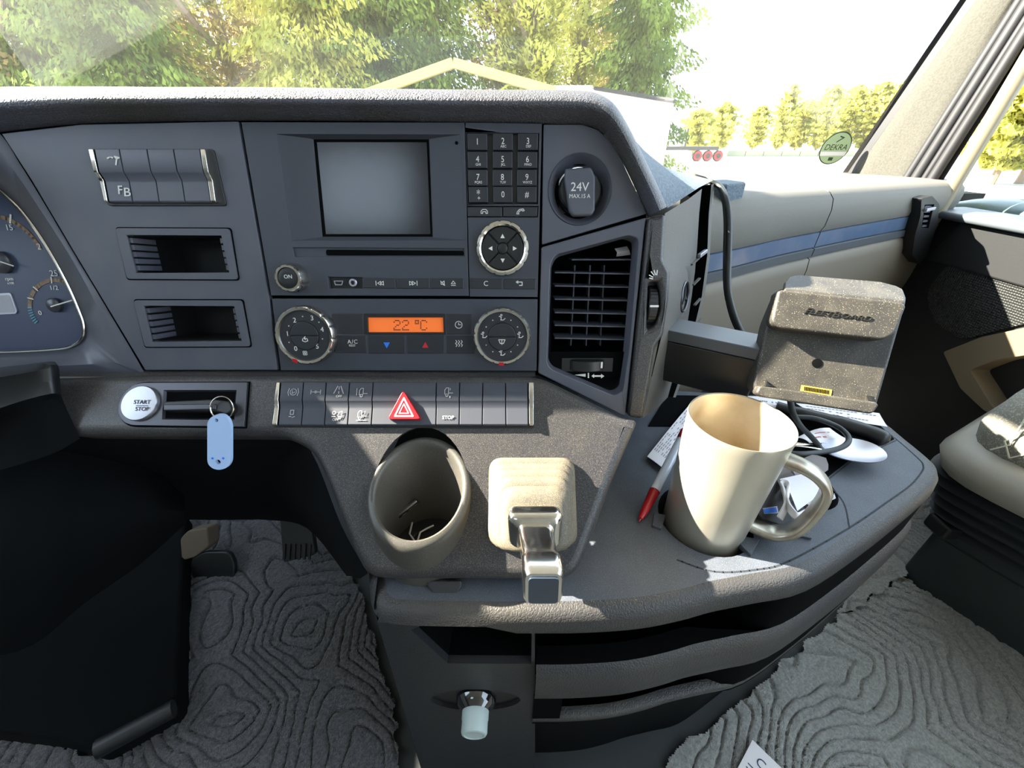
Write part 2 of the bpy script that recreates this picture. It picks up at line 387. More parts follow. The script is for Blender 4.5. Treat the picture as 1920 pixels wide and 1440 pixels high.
# top of the dashboard, running forward to the windscreen, and its dusty right-hand slope
rid = PF.hit(1122, 176, 0); lowA = PF.hit(1251, 389, .0); lowB = V((.236, .527, .712))
mb = MB(); L0 = PF.hit(-260, 200, 0)
mb.loft([[V((-.95, .43, .775)), V((-.5, .43, .785)), V((rid.x, .43, .785))], [V((-.95, 1.25, .72)), V((-.5, 1.25, .72)), V((rid.x+.04, 1.25, .70))]])
part(dash, 'top_cover', mb, m_slope)
e1 = rid+V((.0, .004, 0))
q = [PF.hit(*p, .002) for p in ((1118, 176), (1137, 190), (1157, 212), (1180, 250), (1212, 312), (1236, 360), (1252, 390))]
back = []
for i, p in enumerate(q):
    t = i/6; back.append(V((.13+(.236-.13)*t**.7, .78+(.527-.78)*t**.9, .755+(.712-.755)*t)))
back = [V((.245, .545, .716))+(V((.16, .90, .74))-V((.245, .545, .716)))*(1-i/6) for i in range(7)]
mid = [a*.5+b*.5+V((.004, 0, .004)) for a, b in zip(q, back)]
mb = MB(); mb.loft([cat(q, 4), cat(mid, 4), cat(back, 4)]); part(dash, 'side_slope', mb, m_slope, ang=70)
# side face of the centre stack
fr = [PF.hit(x, y, -.002) for x, y in ((1247, 400), (1243, 440), (1242, 486), (1254, 510), (1252, 560), (1241, 628), (1226, 690), (1204, 785))]
SD = Frame(PF.hit(1247, 400), (.555, .832, 0), -Pdn)
bk = [SD.hit(x, y) for x, y in ((1316, 354), (1311, 400), (1307, 465), (1303, 510), (1297, 555), (1289, 605), (1276, 660), (1252, 745))]
mb = MB(); mb.loft([fr, [a*.5+b*.5+V((.0015, -.001, 0)) for a, b in zip(fr, bk)], bk]); part(dash, 'side_cover', mb, m_side, ang=50)
s2 = [p+V((.012, .018, 0)) for p in bk]; s3 = [p+V((.05, .09, 0)) for p in bk]
sl = [SD.hit(x, y) for x, y in ((1334, 346), (1329, 400), (1326, 480), (1322, 510), (1316, 555), (1304, 605), (1292, 660), (1262, 745))]
sr = [SD.hit(x, y) for x, y in ((1340, 344), (1335, 400), (1331, 480), (1327, 510), (1321, 555), (1309, 605), (1297, 660), (1267, 745))]
mb = MB(); mb.loft([bk, [p-SD.N*.022 for p in bk], [p-SD.N*.022 for p in sl], sl]); part(dash, 'side_slot', mb, m_void)
mb = MB(); mb.loft([sl, sr, [p+V((.03, .10, 0)) for p in sr], [p+V((.05, .25, 0)) for p in sr]]); part(dash, 'side_frame', mb, m_side)
mb = MB(SD)
for y in range(4):
    a = SD.loc(1303-y*3, 610-y*38, .0); b = SD.loc(1312-y*1.5, 598-y*38, .0)
    mb.stroke([a, b], .0016, 0, th=.003)
part(dash, 'slot_rib', mb, m_side, kind='stuff')
mb = MB(SD); a = SD.loc(1310, 480, .002); b = SD.loc(1322, 471, .002); mb.stroke([a, b], .0045, 0, th=.005); part(dash, 'slot_lever', mb, m_satin, bevel=.001, label='small chrome lever in the side air slot')

# lower fascia
def ellhole(cx, cy, r, n=40):
    out = []
    for k in range(n):
        x = cx+r*math.cos(2*PI*k/n); y = cy+r*math.sin(2*PI*k/n)
        # vertical line meets the fascia plane
        z = FF.o.z - ((x-FF.o.x)*FF.N.x+(y-FF.o.y)*FF.N.y)/FF.N.z
        p = V((x, y, z))-FF.o; out.append((p.dot(FF.X), p.dot(FF.Y)))
    return out
CUP = V((-.08, .246, .42)); CUPR = .0446
F_ = FF.locs
out = F_([(64, 706), (270, 699), (500, 699), (1009, 701), (1172, 781), (1201, 785), (1152, 900), (1097, 1050), (1080, 1078), (1055, 1090), (705, 1088), (680, 1075), (664, 1045), (602, 885), (580, 845), (530, 819), (120, 817), (70, 800)])
mb = MB(FF); mb.dome_plate(rnd(out, .016, 8), [ellhole(CUP.x, CUP.y, CUPR-.002)], -.024, 0, .010)
part(dash, 'lower_fascia', mb, m_panel2, ang=60)
mb = MB(); mb.loft([[FF.hit(x, 706, -.006) for x in (20, 300, 600, 900, 1004)], [PF.hit(x, 690, -.008) for x in (-20, 300, 600, 900, 1003)]]); part(dash, 'fascia_ledge', mb, m_panel2)
# under-dash cover, above the pedals
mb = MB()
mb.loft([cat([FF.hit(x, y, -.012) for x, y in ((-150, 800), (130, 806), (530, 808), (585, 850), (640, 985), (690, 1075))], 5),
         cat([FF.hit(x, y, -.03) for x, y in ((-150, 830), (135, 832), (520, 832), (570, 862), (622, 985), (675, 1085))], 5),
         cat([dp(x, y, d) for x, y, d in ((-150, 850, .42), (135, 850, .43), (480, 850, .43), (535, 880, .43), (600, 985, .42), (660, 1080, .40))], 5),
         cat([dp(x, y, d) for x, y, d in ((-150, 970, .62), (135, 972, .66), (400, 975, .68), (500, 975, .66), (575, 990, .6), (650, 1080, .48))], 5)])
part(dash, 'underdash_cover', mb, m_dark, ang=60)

# ---------------------------------------------------------------- storage slots
def pocket(label, outer, op, nt, side):
    c = PF.hit(sum(p[0] for p in outer)/4, sum(p[1] for p in outer)/4)
    t = thing('storage_slot', label, 'storage slot', PF.mat(c), 'open storage slots in the left panel')
    mb = MB(PF); cxm = sum(p[0] for p in outer)/4; cym = sum(p[1] for p in outer)/4; mb.prism(rnd(P([(x+(2.2 if x > cxm else -2.2), y+(2.2 if y > cym else -2.2)) for x, y in outer]), .003), -.001, .0004)
    mb.v = []; mb.f = []; mb.plate(rnd(P([(x+(2.2 if x > cxm else -2.2), y+(2.2 if y > cym else -2.2)) for x, y in outer]), .003), [P(op)], -.001, .0004); part(t, 'gap', mb, m_void)
    o2 = P(op); mb = MB(PF); mb.plate(rnd(P(outer), .003), [o2], -.001, .0016); part(t, 'frame', mb, m_panel, bevel=.0005)
    bin_ = [((u-sum(p[0] for p in o2)/4)*.97+sum(p[0] for p in o2)/4, v) for u, v in o2]
    mb = MB(PF); mb.loft([[(u, v, -.0005) for u, v in o2], [(u, v, -.055) for u, v in bin_]], True, True); mb.add([(u, v, -.055) for u, v in bin_], [(0, 1, 2, 3)]); part(t, 'bin', mb, m_black)
    for s in (0, 1):
        a, b = (V(o2[0]), V(o2[3])) if s == 0 else (V(o2[1]), V(o2[2]))
        for k in range(nt):
            p = a+(b-a)*((k+.75)/(nt+.5)); mb = MB(PF); mb.box((p.x+(.0012 if s == 0 else -.0012), p.y, -.012), (.0034, .0042, .024)); part(t, 'rib', mb, m_panel)
pocket('upper empty storage slot below the plain switch bank', [(219, 428), (432, 429), (448, 524), (241, 523)], [(240, 441), (417, 442), (432, 511), (258, 512)], 5, 0)
pocket('lower empty storage slot beside the fan dial', [(253, 563), (455, 563), (471, 649), (274, 650)], [(272, 573), (441, 574), (455, 639), (288, 641)], 5, 0)

# ---------------------------------------------------------------- switch banks
def switch_prof(fr, xs0, xs1, ys, hs):
    # xs0 / xs1: pixel columns (top, bottom) of the left and right edge
    rows = []
    for (xt, xb) in (xs0, xs1):
        r = []
        for t, h in zip(ys, hs):
            r.append(None)
        rows.append(r)
    return rows
def rocker(fr, l, r, yt, yb, hu, hl, gap=.0005):
    # l, r = ((x top), (x bottom)) in pixels
    prof = [(0, -.004), (0, hu-.0006), (.02, hu), (.43, hu+.0006), (.455, hu), (.58, hl), (.62, hl), (.97, hl+.0008), (1, hl), (1, -.004)]
    rows = []
    for e, sg in ((l, 1), (r, -1)):
        row = []
        a = fr.loc(e[0], yt); b = fr.loc(e[1], yb)
        for t, h in prof: row.append((a[0]+(b[0]-a[0])*t+sg*gap, a[1]+(b[1]-a[1])*t, h))
        rows.append(row)
    mb = MB(fr); mb.loft(rows, True, True, True); return mb
bank = thing('switch_bank', 'dark switch bank with wrench symbol and chrome ends in the left panel', 'switch bank', PF.mat(PF.hit(295, 330)))
mb = MB(PF); mb.prism(rnd(P([(176, 279), (400, 279), (424, 386), (201, 386)], .0015), .003), -.012, .0012); part(bank, 'housing', mb, m_black, bevel=.0006)
xt = [190, 236, 287, 336, 385]; xb = [213, 257, 306, 354, 402]
for i in range(4):
    s = part(bank, 'switch', rocker(PF, (xt[i], xb[i]), (xt[i+1], xb[i+1]), 283, 381, .0062, .0034), m_panel, bevel=.0003)
    if i == 0:
        mb = MB(PF); mb.icon(213, 299, 1, [[(-11, -2), (-6, -4), (-1, -3)], [(2, 9), (6, -1)], ['c', (3, -5), (6, -1), (11, -3)]], .0069, 2.4)
        mb.text('F', 224, 357, 15, .0046, shear=.15); mb.text('B', 237, 361, 15, .0046, shear=.15, sx=1.2)
        part(bank, 'legend', mb, m_white, par=s)
for l, r in (((179, 205), (190, 213)), ((385, 402), (396, 413))):
    part(bank, 'chrome_end', rocker(PF, l, r, 283, 381, .0068, .0042), m_chrome, bevel=.0005, label='chrome end piece')

# ---------------------------------------------------------------- radio
rad = thing('radio', 'truck radio unit with dark smeared screen, phone keypad and round navigation ring', 'radio', PF.mat(PF.hit(740, 390)))
rec = P([(520, 252), (862, 253), (874, 450), (547, 451)]); scr = P([(590, 263), (803, 263), (810, 442), (607, 442)], -.005)
mb = MB(PF); mb.plate(P([(453, 229), (871, 230), (879, 555), (509, 554)]), [rec, P([(549, 464), (870, 466), (871, 481), (553, 482)]), P([(615, 519), (680, 520), (680, 541), (618, 541)])], -.005, .0005)
part(rad, 'faceplate', mb, m_radio, bevel=.0004)
mb = MB(PF); mb.loft([[(u, v, .0003) for u, v in rec], [(u, v, -.004) for u, v in P([(584, 260), (805, 260), (812, 445), (602, 445)], -.004)], [(u, v, -.0055) for u, v in scr]], True, True); part(rad, 'screen_surround', mb, m_radio)
mb = MB(PF); mb.prism(scr, -.008, -.0052); part(rad, 'screen', mb, m_screen, label='dark glossy screen with smears')
mb = MB(PF); q_ = P([(588, 261), (805, 261), (812, 444), (605, 444)], -.0046); sx_ = P([(593, 266), (800, 266), (807, 439), (610, 439)], -.0046); mb.plate(q_, [sx_], -.0054, -.0046); part(rad, 'screen_border', mb, m_void)
mb = MB(PF); mb.prism(P([(856+3*math.cos(a), 268+3*math.sin(a)) for a in [k*PI/6 for k in range(12)]]), -.0005, .0007); part(rad, 'microphone_hole', mb, m_void)
mb = MB(PF); mb.prism(P([(547, 462), (872, 464), (873, 483), (551, 484)]), -.004, -.0012); part(rad, 'slot_trim', mb, m_radio)
mb = MB(PF); mb.prism(rnd(P([(610, 468), (869, 470), (870, 479), (611, 479)]), .002), -.0013, -.0008); part(rad, 'disc_slot', mb, m_void)
mb = MB(PF); mb.plate(P([(873, 230), (1016, 232), (1008, 557), (881, 556)]), [P([(874, 249), (1011, 250), (1009, 383), (877, 383)]), P([(876, 386), (1010, 386), (1009, 408), (876, 408)])], -.005, .0005); part(rad, 'keypad_plate', mb, m_radio, bevel=.0004)
mb = MB(PF); mb.prism(P([(870, 245), (1013, 245), (1011, 411), (873, 411)], -.003), -.005, -.003); part(rad, 'keypad_well', mb, m_black)
key = MB(PF); c0 = P1(895, 266); kw = 20*PF.mpp(895, 266)*2-.0012; kh = (P1(895, 250.5)[1]-P1(895, 282.5)[1])
key.prism([(c0[0]-kw/2, c0[1]-kh/2), (c0[0]+kw/2, c0[1]-kh/2), (c0[0]+kw/2, c0[1]+kh/2), (c0[0]-kw/2, c0[1]+kh/2)], -.004, .0006)
k0 = part(rad, 'key', key, m_key, bevel=.0007)
KX = [[895, 943, 990], [895.5, 942.5, 989], [896, 942, 988], [897, 943, 988]]; KY = [267, 301, 334.5, 366]
DG = [['1', '2', '3'], ['4', '5', '6'], ['7', '8', '9'], ['*', '0', '#']]; LT = [['', 'ABC', 'DEF'], ['GHI', 'JKL', 'MNO'], ['PQRS', 'TUV', 'WXYZ'], ['+', '', '']]
r0 = rad.matrix_world.inverted()
for i in range(4):
    for j in range(3):
        p = P1(KX[i][j], KY[i]); 
        if i+j == 0: kk = k0; off = V((0, 0, 0))
        else:
            kk = k0.copy(); COL.objects.link(kk); off = V((p[0]-c0[0], p[1]-c0[1]+.0004, 0)); kk.location = off
        mb = MB(PF); mb.text(DG[i][j], KX[i][j], KY[i]-(2 if LT[i][j] else 1), 10.5 if DG[i][j] != '*' else 13, .0007, sx=.85)
        if LT[i][j]: mb.text(LT[i][j], KX[i][j]+1, KY[i]+(7.5 if i < 3 else 6), 4.3 if i < 3 else 8, .0007, sx=.95)
        lg = part(rad, 'legend', mb, m_white); lg.parent = kk; lg.matrix_parent_inverse = Matrix.Translation(-off)
def pxkey(root, px, h, icons=None, m=m_key, pm=m_white, name='key', tx=None, bev=.0006, h0=-.004, wd=1.6, fr=PF):
    mb = MB(fr); mb.prism(fr.locs(px, h), h0, h); k = part(root, name, mb, m, bevel=bev)
    if icons or tx:
        mb = MB(fr)
        for ic in icons or []: mb.icon(ic[0], ic[1], ic[2], ic[3], h+.0001, ic[4] if len(ic) > 4 else wd)
        for t in tx or []: mb.text(t[0], t[1], t[2], t[3], h+.0001, **(t[4] if len(t) > 4 else {}))
        part(root, 'legend', mb, pm, par=k)
    return k
hang = [['c', (-6, 3), (-6, -1), (-3, -4), (3, -4), (6, -1), (6, 3), (3, 3), (3, 0), (-3, 0), (-3, 3)]]
lift = [['c', (-7, 4), (-6, 0), (-2, -4), (5, -5), (7, -2), (4, -1), (3, -3), (-2, -1), (-4, 2), (-3, 4)]]
pxkey(rad, [(876, 388), (941, 388), (941, 406), (877, 406)], .0006, [(908, 397, 1, hang, 1.2)])
pxkey(rad, [(944, 388), (1008, 388), (1007, 406), (944, 406)], .0006, [(976, 397, 1, lift, 1.2)])
pxkey(rad, [(881, 522), (942, 523), (942, 542), (882, 541)], .0014, tx=[('C', 911, 532, 9)])
pxkey(rad, [(945, 523), (1005, 523), (1004, 542), (945, 542)], .0014, [(974, 532, 1, [[(-4, -3), (5, -3), (5, 3), (0, 3)], ['c', (-6, -3), (-3, -5), (-3, -1)]])])
tri = lambda s: ['c', (-4*s, -3.5), (-4*s, 3.5), (2*s, 0)]
def sh(st, dx): return [(['c'] if q[0] == 'c' else [])+[(x+dx, y) for x, y in (q[1:] if q[0] == 'c' else q)] for q in st]
pxkey(rad, [(680, 521), (741, 522), (741, 541), (681, 540)], .0014, [(711, 531, 1, [[(-6, -4), (-6, 4)]]+sh([tri(-1)], -1)+sh([tri(-1)], 4), 1.2)])
pxkey(rad, [(744, 522), (805, 522), (805, 541), (744, 541)], .0014, [(776, 531, 1, [[(6, -4), (6, 4)]]+sh([tri(1)], 1)+sh([tri(1)], -4), 1.2)])
pxkey(rad, [(808, 522), (869, 522), (869, 541), (808, 541)], .0014, [(830, 531, 1, [['c', (-3, -2), (0, -2), (3, -4), (3, 4), (0, 2), (-3, 2)], [(-4, -4), (4, 4)]], 1.1), (850, 531, 1, [['c', (-4, 1), (0, -4), (4, 1)], [(-4, 4), (4, 4)]], 1.1)])
mb = MB(PF); mb.prism(P([(612, 517), (682, 517), (682, 544), (615, 544)], -.004), -.006, -.0035); part(rad, 'port_recess', mb, m_black)
mb = MB(PF); mb.stroke(P([(628, 527), (644, 527), (642, 534), (630, 534)], -.003), .0007, -.0035, True, .002); part(rad, 'usb_port', mb, m_satin)
mb = MB(PF); c = P1(662, 530, -.001); mb.lathe((c[0], c[1], -.0035), (0, 0, 1), [(.0037, 0), (.0037, .003), (.0032, .0035), (.0019, .0035), (.0018, 0)], 24); part(rad, 'audio_jack', mb, m_satin, label='silver ring of the audio jack')
# navigation ring
c = P1(942.5, 466, .003); k = PF.mpp(942, 466)
mb = MB(PF); mb.lathe((c[0], c[1], 0), (0, 0, 1), [(50*k, -.001), (50*k, .003), (48*k, .0052), (43*k, .0058), (40*k, .005), (39*k, .0)], 84, cap=False, notch=lambda i, r: .965 if (i % 6 == 0 and r > 42*k) else 1); part(rad, 'navigation_ring', mb, m_chrome, label='notched chrome ring')
for q, (dx, dy) in enumerate(((0, 1), (1, 0), (0, -1), (-1, 0))):
    a0 = PI/2-q*PI/2
    pts = [(c[0]+38*k*math.cos(a0+t*PI/4*.96), c[1]+38*k*math.sin(a0+t*PI/4*.96)) for t in [(-1+i/6) for i in range(13)]]
    pts = [(c[0]+10*k*math.cos(a0+t*PI/4*.85), c[1]+10*k*math.sin(a0+t*PI/4*.85)) for t in (1, .5, 0, -.5, -1)][::-1]+pts[::-1]
    pts = pts[5:]+pts[:5][::1]
    outer = [(c[0]+38*k*math.cos(a0+t*PI/4*.95), c[1]+38*k*math.sin(a0+t*PI/4*.95)) for t in [(-1+i/6) for i in range(13)]]
    inner = [(c[0]+10.5*k*math.cos(a0+t*PI/4*.85), c[1]+10.5*k*math.sin(a0+t*PI/4*.85)) for t in (1, .5, 0, -.5, -1)]
    mb = MB(PF); mb.prism(outer+inner, 0, .0042); b = part(rad, 'arrow_button', mb, m_black, bevel=.0006)
    ax = (c[0]+22*k*dx, c[1]+21*k*dy); mb = MB(PF)
    mb.prism([(ax[0]+dx*4*k+dy*4*k, ax[1]+dy*-4*k+dx*4*k), (ax[0]+dx*-3.5*k+dy*-4*k, ax[1]-dy*4*k-dx*4*k), (ax[0]+dx*4*k, ax[1]+dy*4*k)] if False else
             [(ax[0]+dx*4.5*k, ax[1]+dy*4.5*k), (ax[0]-dx*3*k-dy*4*k, ax[1]-dy*3*k+dx*4*k), (ax[0]-dx*3*k+dy*4*k, ax[1]-dy*3*k-dx*4*k)], .0042, .0044); part(rad, 'legend', mb, m_white, par=b)
mb = MB(PF); mb.lathe((c[0], c[1], 0), (0, 0, 1), [(9*k, 0), (9*k, .0040), (7*k, .0044)], 24); part(rad, 'centre_button', mb, m_black)
# on knob
c = P1(553, 521); k = PF.mpp(553, 521)
mb = MB(PF); mb.lathe((c[0], c[1], 0), (0, 0, 1), [(27*k, 0), (27*k, .004), (25*k, .011), (23*k, .0125), (19*k, .0125), (18*k, .011)], 80, cap=False, notch=lambda i, r: .955 if (i % 8 in (0, 1) and r > 20*k) else 1); n_ = part(rad, 'volume_knob', mb, m_chrome, label='notched chrome knob marked on')
mb = MB(PF); mb.lathe((c[0], c[1], 0), (0, 0, 1), [(18.5*k, .008), (18*k, .0117), (12*k, .0125), (6*k, .0123), (.1*k, .0122)], 40); part(rad, 'knob_cap', mb, m_black, par=n_)
mb = MB(PF); mb.text('ON', 540, 519, 7, .0128); part(rad, 'legend', mb, m_white, par=n_)

# ---------------------------------------------------------------- climate control
cli = thing('climate_control', 'heating control panel with two round dials and an orange temperature display', 'control panel', PF.mat(PF.hit(760, 628)))
mb = MB(PF); mb.plate(P([(510, 560), (1008, 561), (1006, 695), (527, 694)]), [P([(683, 588), (834, 588), (835, 627), (684, 627)])], -.005, .0005); part(cli, 'faceplate', mb, m_radio, bevel=.0004)
mb = MB(PF); mb.plate(P([(683, 588), (834, 588), (835, 627), (684, 627)]), [P([(690, 595), (831, 595), (832, 623), (691, 623)])], -.005, .0012); part(cli, 'display_frame', mb, m_black, bevel=.0003)
mb = MB(PF); mb.prism(P([(688, 592), (833, 592), (834, 625), (689, 625)], -.001), -.004, -.001); d_ = part(cli, 'display', mb, m_lcd, label='glowing orange display')
# dot-matrix digits
mb = MB(PF); FONT = {'2': ['01110', '10001', '00001', '00110', '01000', '10000', '11111'], 'o': ['111', '101', '111', '000', '000', '000', '000'], 'C': ['01110', '10001', '10000', '10000', '10000', '10001', '01110']}
x0 = 739
for ch, dx in (('2', 0), ('2', 16), ('o', 40), ('C', 50)):
    for r, row in enumerate(FONT[ch]):
        for q, bit in enumerate(row):
            if bit == '1':
                u, v = P1(x0+dx+q*2.75, 601+r*2.9, -.0009); mb.box((u, v, -.00085), (.00105, .00105, .0002))
part(cli, 'digits', mb, m_lcdtext, par=d_)
pxkey(cli, [(622, 588), (680, 588), (682, 626), (624, 626)], .0010)
pxkey(cli, [(837, 588), (884, 589), (883, 627), (838, 627)], .0010, [(860, 609, 1, [['o', 0, 0, 6.5], [(0, -4), (0, 0), (4, 0)]], 1.1)])
pxkey(cli, [(626, 629), (686, 629), (688, 662), (628, 662)], .0010, tx=[('A/C', 661, 641, 7.5, dict(track=1.15)), ('REST', 660.5, 648, 4)])
for px, cx, m_, pts in (([(690, 629), (759, 629), (760, 663), (691, 663)], 725, m_blueprint, [(-6, -5), (6, -5), (0, 6)]), ([(763, 629), (833, 629), (833, 663), (764, 663)], 797.5, m_redprint, [(-6, 5), (6, 5), (0, -6)])):
    kk = pxkey(cli, px, .0012); mb = MB(PF); mb.fill([(cx+x, 647+y) for x, y in pts], .0013); part(cli, 'legend', mb, m_, par=kk)
heat = [[(x, 6), (x+2, 3), (x-1, 0), (x+2, -3), (x, -6)] for x in (-5, 0, 5)]
pxkey(cli, [(837, 629), (890, 629), (890, 663), (838, 663)], .0010, [(860, 644, 1, heat, 1.2)])
def dial(cx, cy, rpx, label, legend, mark, tick):
    c = P1(cx, cy); k = PF.mpp(cx, cy)
    mb = MB(PF); mb.lathe((c[0], c[1], 0), (0, 0, 1), [(rpx*k, 0), (rpx*k, .006), (rpx*.975*k, .0095), (rpx*.93*k, .0108), (rpx*.85*k, .0105), (rpx*.82*k, .0085)], 126, cap=False, notch=lambda i, r: .97 if (i % 9 == 0 and r > rpx*.9*k) else 1)
    d = part(cli, 'dial', mb, m_chrome, label=label)
    mb = MB(PF); mb.lathe((c[0], c[1], 0), (0, 0, 1), [(rpx*.83*k, .006), (rpx*.83*k, .0088), (rpx*.49*k, .0088), (rpx*.48*k, .0082)], 48); part(cli, 'dial_face', mb, m_key, par=d)
    mb = MB(PF); h = rpx*.47*k
    for sgn in (1, -1):
        mb2 = [(c[0]+h*math.cos(a), c[1]+h*math.sin(a)*1+0) for a in [((0.03 if sgn > 0 else PI+.03)+(PI-.06)*i/14) for i in range(15)]]
        MBq = MB(PF); MBq.prism(mb2, .007, .0096); part(cli, 'dial_button', MBq, m_key, par=d, bevel=.0006)
    fx, fy = legend[0]; mb = MB(PF)
    for kind, a, r, val in legend[1]:
        x = fx+r*math.sin(math.radians(a)); y = fy-r*math.cos(math.radians(a))
        if kind == 't': mb.text(val, x, y, 9, .0090)
        else: mb.icon(x, y, 1, val, .0090 if r > 20 else .0098, 1.3)
    part(cli, 'legend', mb, m_white, par=d)
    a = math.radians(mark); u = c[0]+rpx*.93*k*math.sin(a); v = c[1]+rpx*.93*k*math.cos(a)
    mb = MB(PF); mb.stroke([(u-.0015*math.cos(a), v+.0015*math.sin(a)), (u+.0015*math.cos(a), v-.0015*math.sin(a))], .0030, .0102, th=.0008); part(cli, 'dial_mark', mb, m_red, par=d, label='red pointer mark')
dot = [['o', 0, 0, .5]]; man = [[(-5, -4), (-1, -2), (-2, 3), (3, 3), (6, 0)], ['o', -1, -6, 1.5]]
dial(580, 627, 55, 'chrome fan dial', ((572, 626), [('t', -38, 32, '2'), ('t', 24, 32, '3'), ('t', 76, 33, '4'), ('t', 136, 33, '5'), ('t', -90, 33, '1'), ('t', -148, 33, '0'), ('i', -8, 33, dot), ('i', 50, 34, dot), ('i', 106, 34, dot), ('i', -64, 34, dot), ('i', -118, 34, dot),
    ('i', 180, 36, [['o', -1.8, -1.8, 1.8], ['o', 1.8, 1.8, 1.8], ['o', -1.8, 1.8, 1.8], ['o', 1.8, -1.8, 1.8]]), ('i', 180, 11, [[(-4, -2), (-5, 2), (0, 4), (5, 2), (4, -2), (-1, -3)], [(1, -6), (-2, -3), (1, 0)]])]), -154, 0)
dial(942, 629, 54, 'chrome air distribution dial', ((941, 630), [('i', 0, 33, man), ('i', 90, 34, man), ('i', -90, 34, man), ('i', 180, 33, man), ('i', 30, 34, dot), ('i', 60, 34, dot), ('i', 120, 34, dot), ('i', 150, 34, dot), ('i', -30, 34, dot), ('i', -60, 34, dot), ('i', -120, 34, dot), ('i', -150, 34, dot),
    ('i', 180, 10, [['c', (-6, -3), (6, -3), (3, 4), (-3, 4)], [(0, -2), (0, 6)]])]), 182, 0)

# ---------------------------------------------------------------- 24 V socket
so_ = thing('power_socket', 'round dark power socket with a flap marked 24V', 'power socket', PF.mat(PF.hit(1088, 356)))
c = P1(1087, 356); k = PF.mpp(1087, 356)
mb = MB(PF); rows = []
for r, h in ((59, .0006), (57, -.0005), (50, -.007), (42, -.011)): rows.append([(u, v, h) for u, v in circ(c[0]+(59-r)*.06*k, c[1], r*k, 48, r*k*1.05)])
mb.loft(rows, True, True); part(so_, 'bowl', mb, m_panel)
mb = MB(PF); mb.lathe((c[0]+.001, c[1], -.012), (0, 0, 1), [(41*k, 0), (41*k, .006), (39*k, .010), (36*k, .0115)], 48, notch=None); part(so_, 'flap', mb, m_black, bevel=0)
mb = MB(PF); mb.prism(rnd(P([(1060, 314), (1110, 311), (1118, 330), (1117, 395), (1110, 405), (1074, 406), (1067, 396), (1058, 335)], .004), .002), -.002, .004, .95); f_ = part(so_, 'flap_grip', mb, m_panel, bevel=.002, seg=3)
mb = MB(PF); mb.text('24V', 1087, 351, 15, .0041); mb.text('MAX.15 A', 1087, 368, 7, .0041, sx=.92); part(so_, 'legend', mb, m_white, par=f_)
# ---------------------------------------------------------------- centre air vent
vent = thing('air_vent', 'tall dark air vent with horizontal slats right of the radio', 'air vent', PF.mat(PF.hit(1110, 580)))
hole = rnd(P([(1032, 495), (1042, 478), (1178, 441), (1195, 448), (1196, 460), (1178, 660), (1167, 733), (1150, 741), (1034, 692), (1026, 680)]), .004)
mb = MB(PF); mb.plate(P([(1015, 464), (1211, 408), (1208, 430), (1172, 779), (1164, 777), (1009, 699)]), [hole], -.006, .0015); part(vent, 'frame', mb, m_panel, bevel=.0012, seg=3)
n = len(hole); cxx = sum(p[0] for p in hole)/n; cyy = sum(p[1] for p in hole)/n
mb = MB(PF); mb.loft([[(u, v, .001) for u, v in hole], [(cxx+(u-cxx)*.95, cyy+(v-cyy)*.97, -.012) for u, v in hole]], True, True); part(vent, 'surround', mb, m_panel)
low = P([(1036, 664), (1170, 664), (1163, 728), (1150, 736), (1040, 690), (1034, 682)], -.009); mb = MB(PF); mb.prism(low, -.014, -.009); part(vent, 'lower_panel', mb, m_panel)
mb = MB(PF); mb.prism(P([(1030, 470), (1200, 430), (1180, 668), (1028, 668)], -.04), -.045, -.04); part(vent, 'back_wall', mb, m_void)
mb = MB(PF); box_ = P([(1036, 482), (1190, 446), (1172, 662), (1034, 664)], -.012); mb.loft([[(u, v, -.012) for u, v in box_], [(u, v, -.04) for u, v in box_]], True, True); part(vent, 'duct', mb, m_void)
for i, y in enumerate([487, 511, 536, 561, 586, 610, 634]):
    xl, xr = (1040 if i else 1072), 1187-(y-487)*.085
    a = P1(xl, y, -.012); b = P1(xr, y+ (3 if i else 0), -.012); mb = MB(PF)
    vs = []
    for (u, v) in (a, b): vs += [[(u, v+.0006, -.0115), (u, v-.0006, -.0115), (u, v+.0012, -.034), (u, v+.0024, -.034)]]
    mb.loft(vs, True, True, True); part(vent, 'slat', mb, m_panel, bevel=.0003)
for x in (1080, 1109, 1136):
    a = P1(x, 497, -.02); b = P1(x-8, 650, -.02); mb = MB(PF)
    mb.hexa([(a[0]-.0006, a[1], -.026), (a[0]+.0006, a[1], -.026), (b[0]+.0006, b[1], -.026), (b[0]-.0006, b[1], -.026), (a[0]-.0006, a[1], -.038), (a[0]+.0006, a[1], -.038), (b[0]+.0006, b[1], -.038), (b[0]-.0006, b[1], -.038)], True); part(vent, 'vane', mb, m_panel)
c = P1(1101, 684, -.009); k = PF.mpp(1101, 684, -.009)
mb = MB(PF); mb.box((c[0], c[1], -.0092), (96*k, 26*k, .001)); part(vent, 'wheel_recess', mb, m_black, bevel=.0004)
mb = MB(PF); mb.lathe((c[0], c[1]-.0055, -.020), (0, 1, 0), [(.019, 0), (.0205, .001), (.0205, .010), (.019, .011)], 90, notch=lambda i, r: .985 if i % 2 else 1); w_ = part(vent, 'thumb_wheel', mb, m_black)
mb = MB(PF); a = P1(1131, 686, .0); mb.box((a[0]-.0008, a[1], -.0035), (.0018, .0058, .0012)); part(vent, 'wheel_mark', mb, m_white, par=w_)
mb = MB(PF); mb.fill([(1077, 703), (1098, 700.5), (1098, 706.5)], -.0089); mb.fill([(1102, 699), (1104.5, 699), (1104.5, 709), (1102, 709)], -.0089)
mb.fill([(1109, 705), (1114, 701), (1114, 703.5), (1127, 703.5), (1127, 701), (1133, 705), (1127, 709.5), (1127, 706.5), (1114, 706.5), (1114, 709)], -.0089); part(vent, 'legend', mb, m_white)
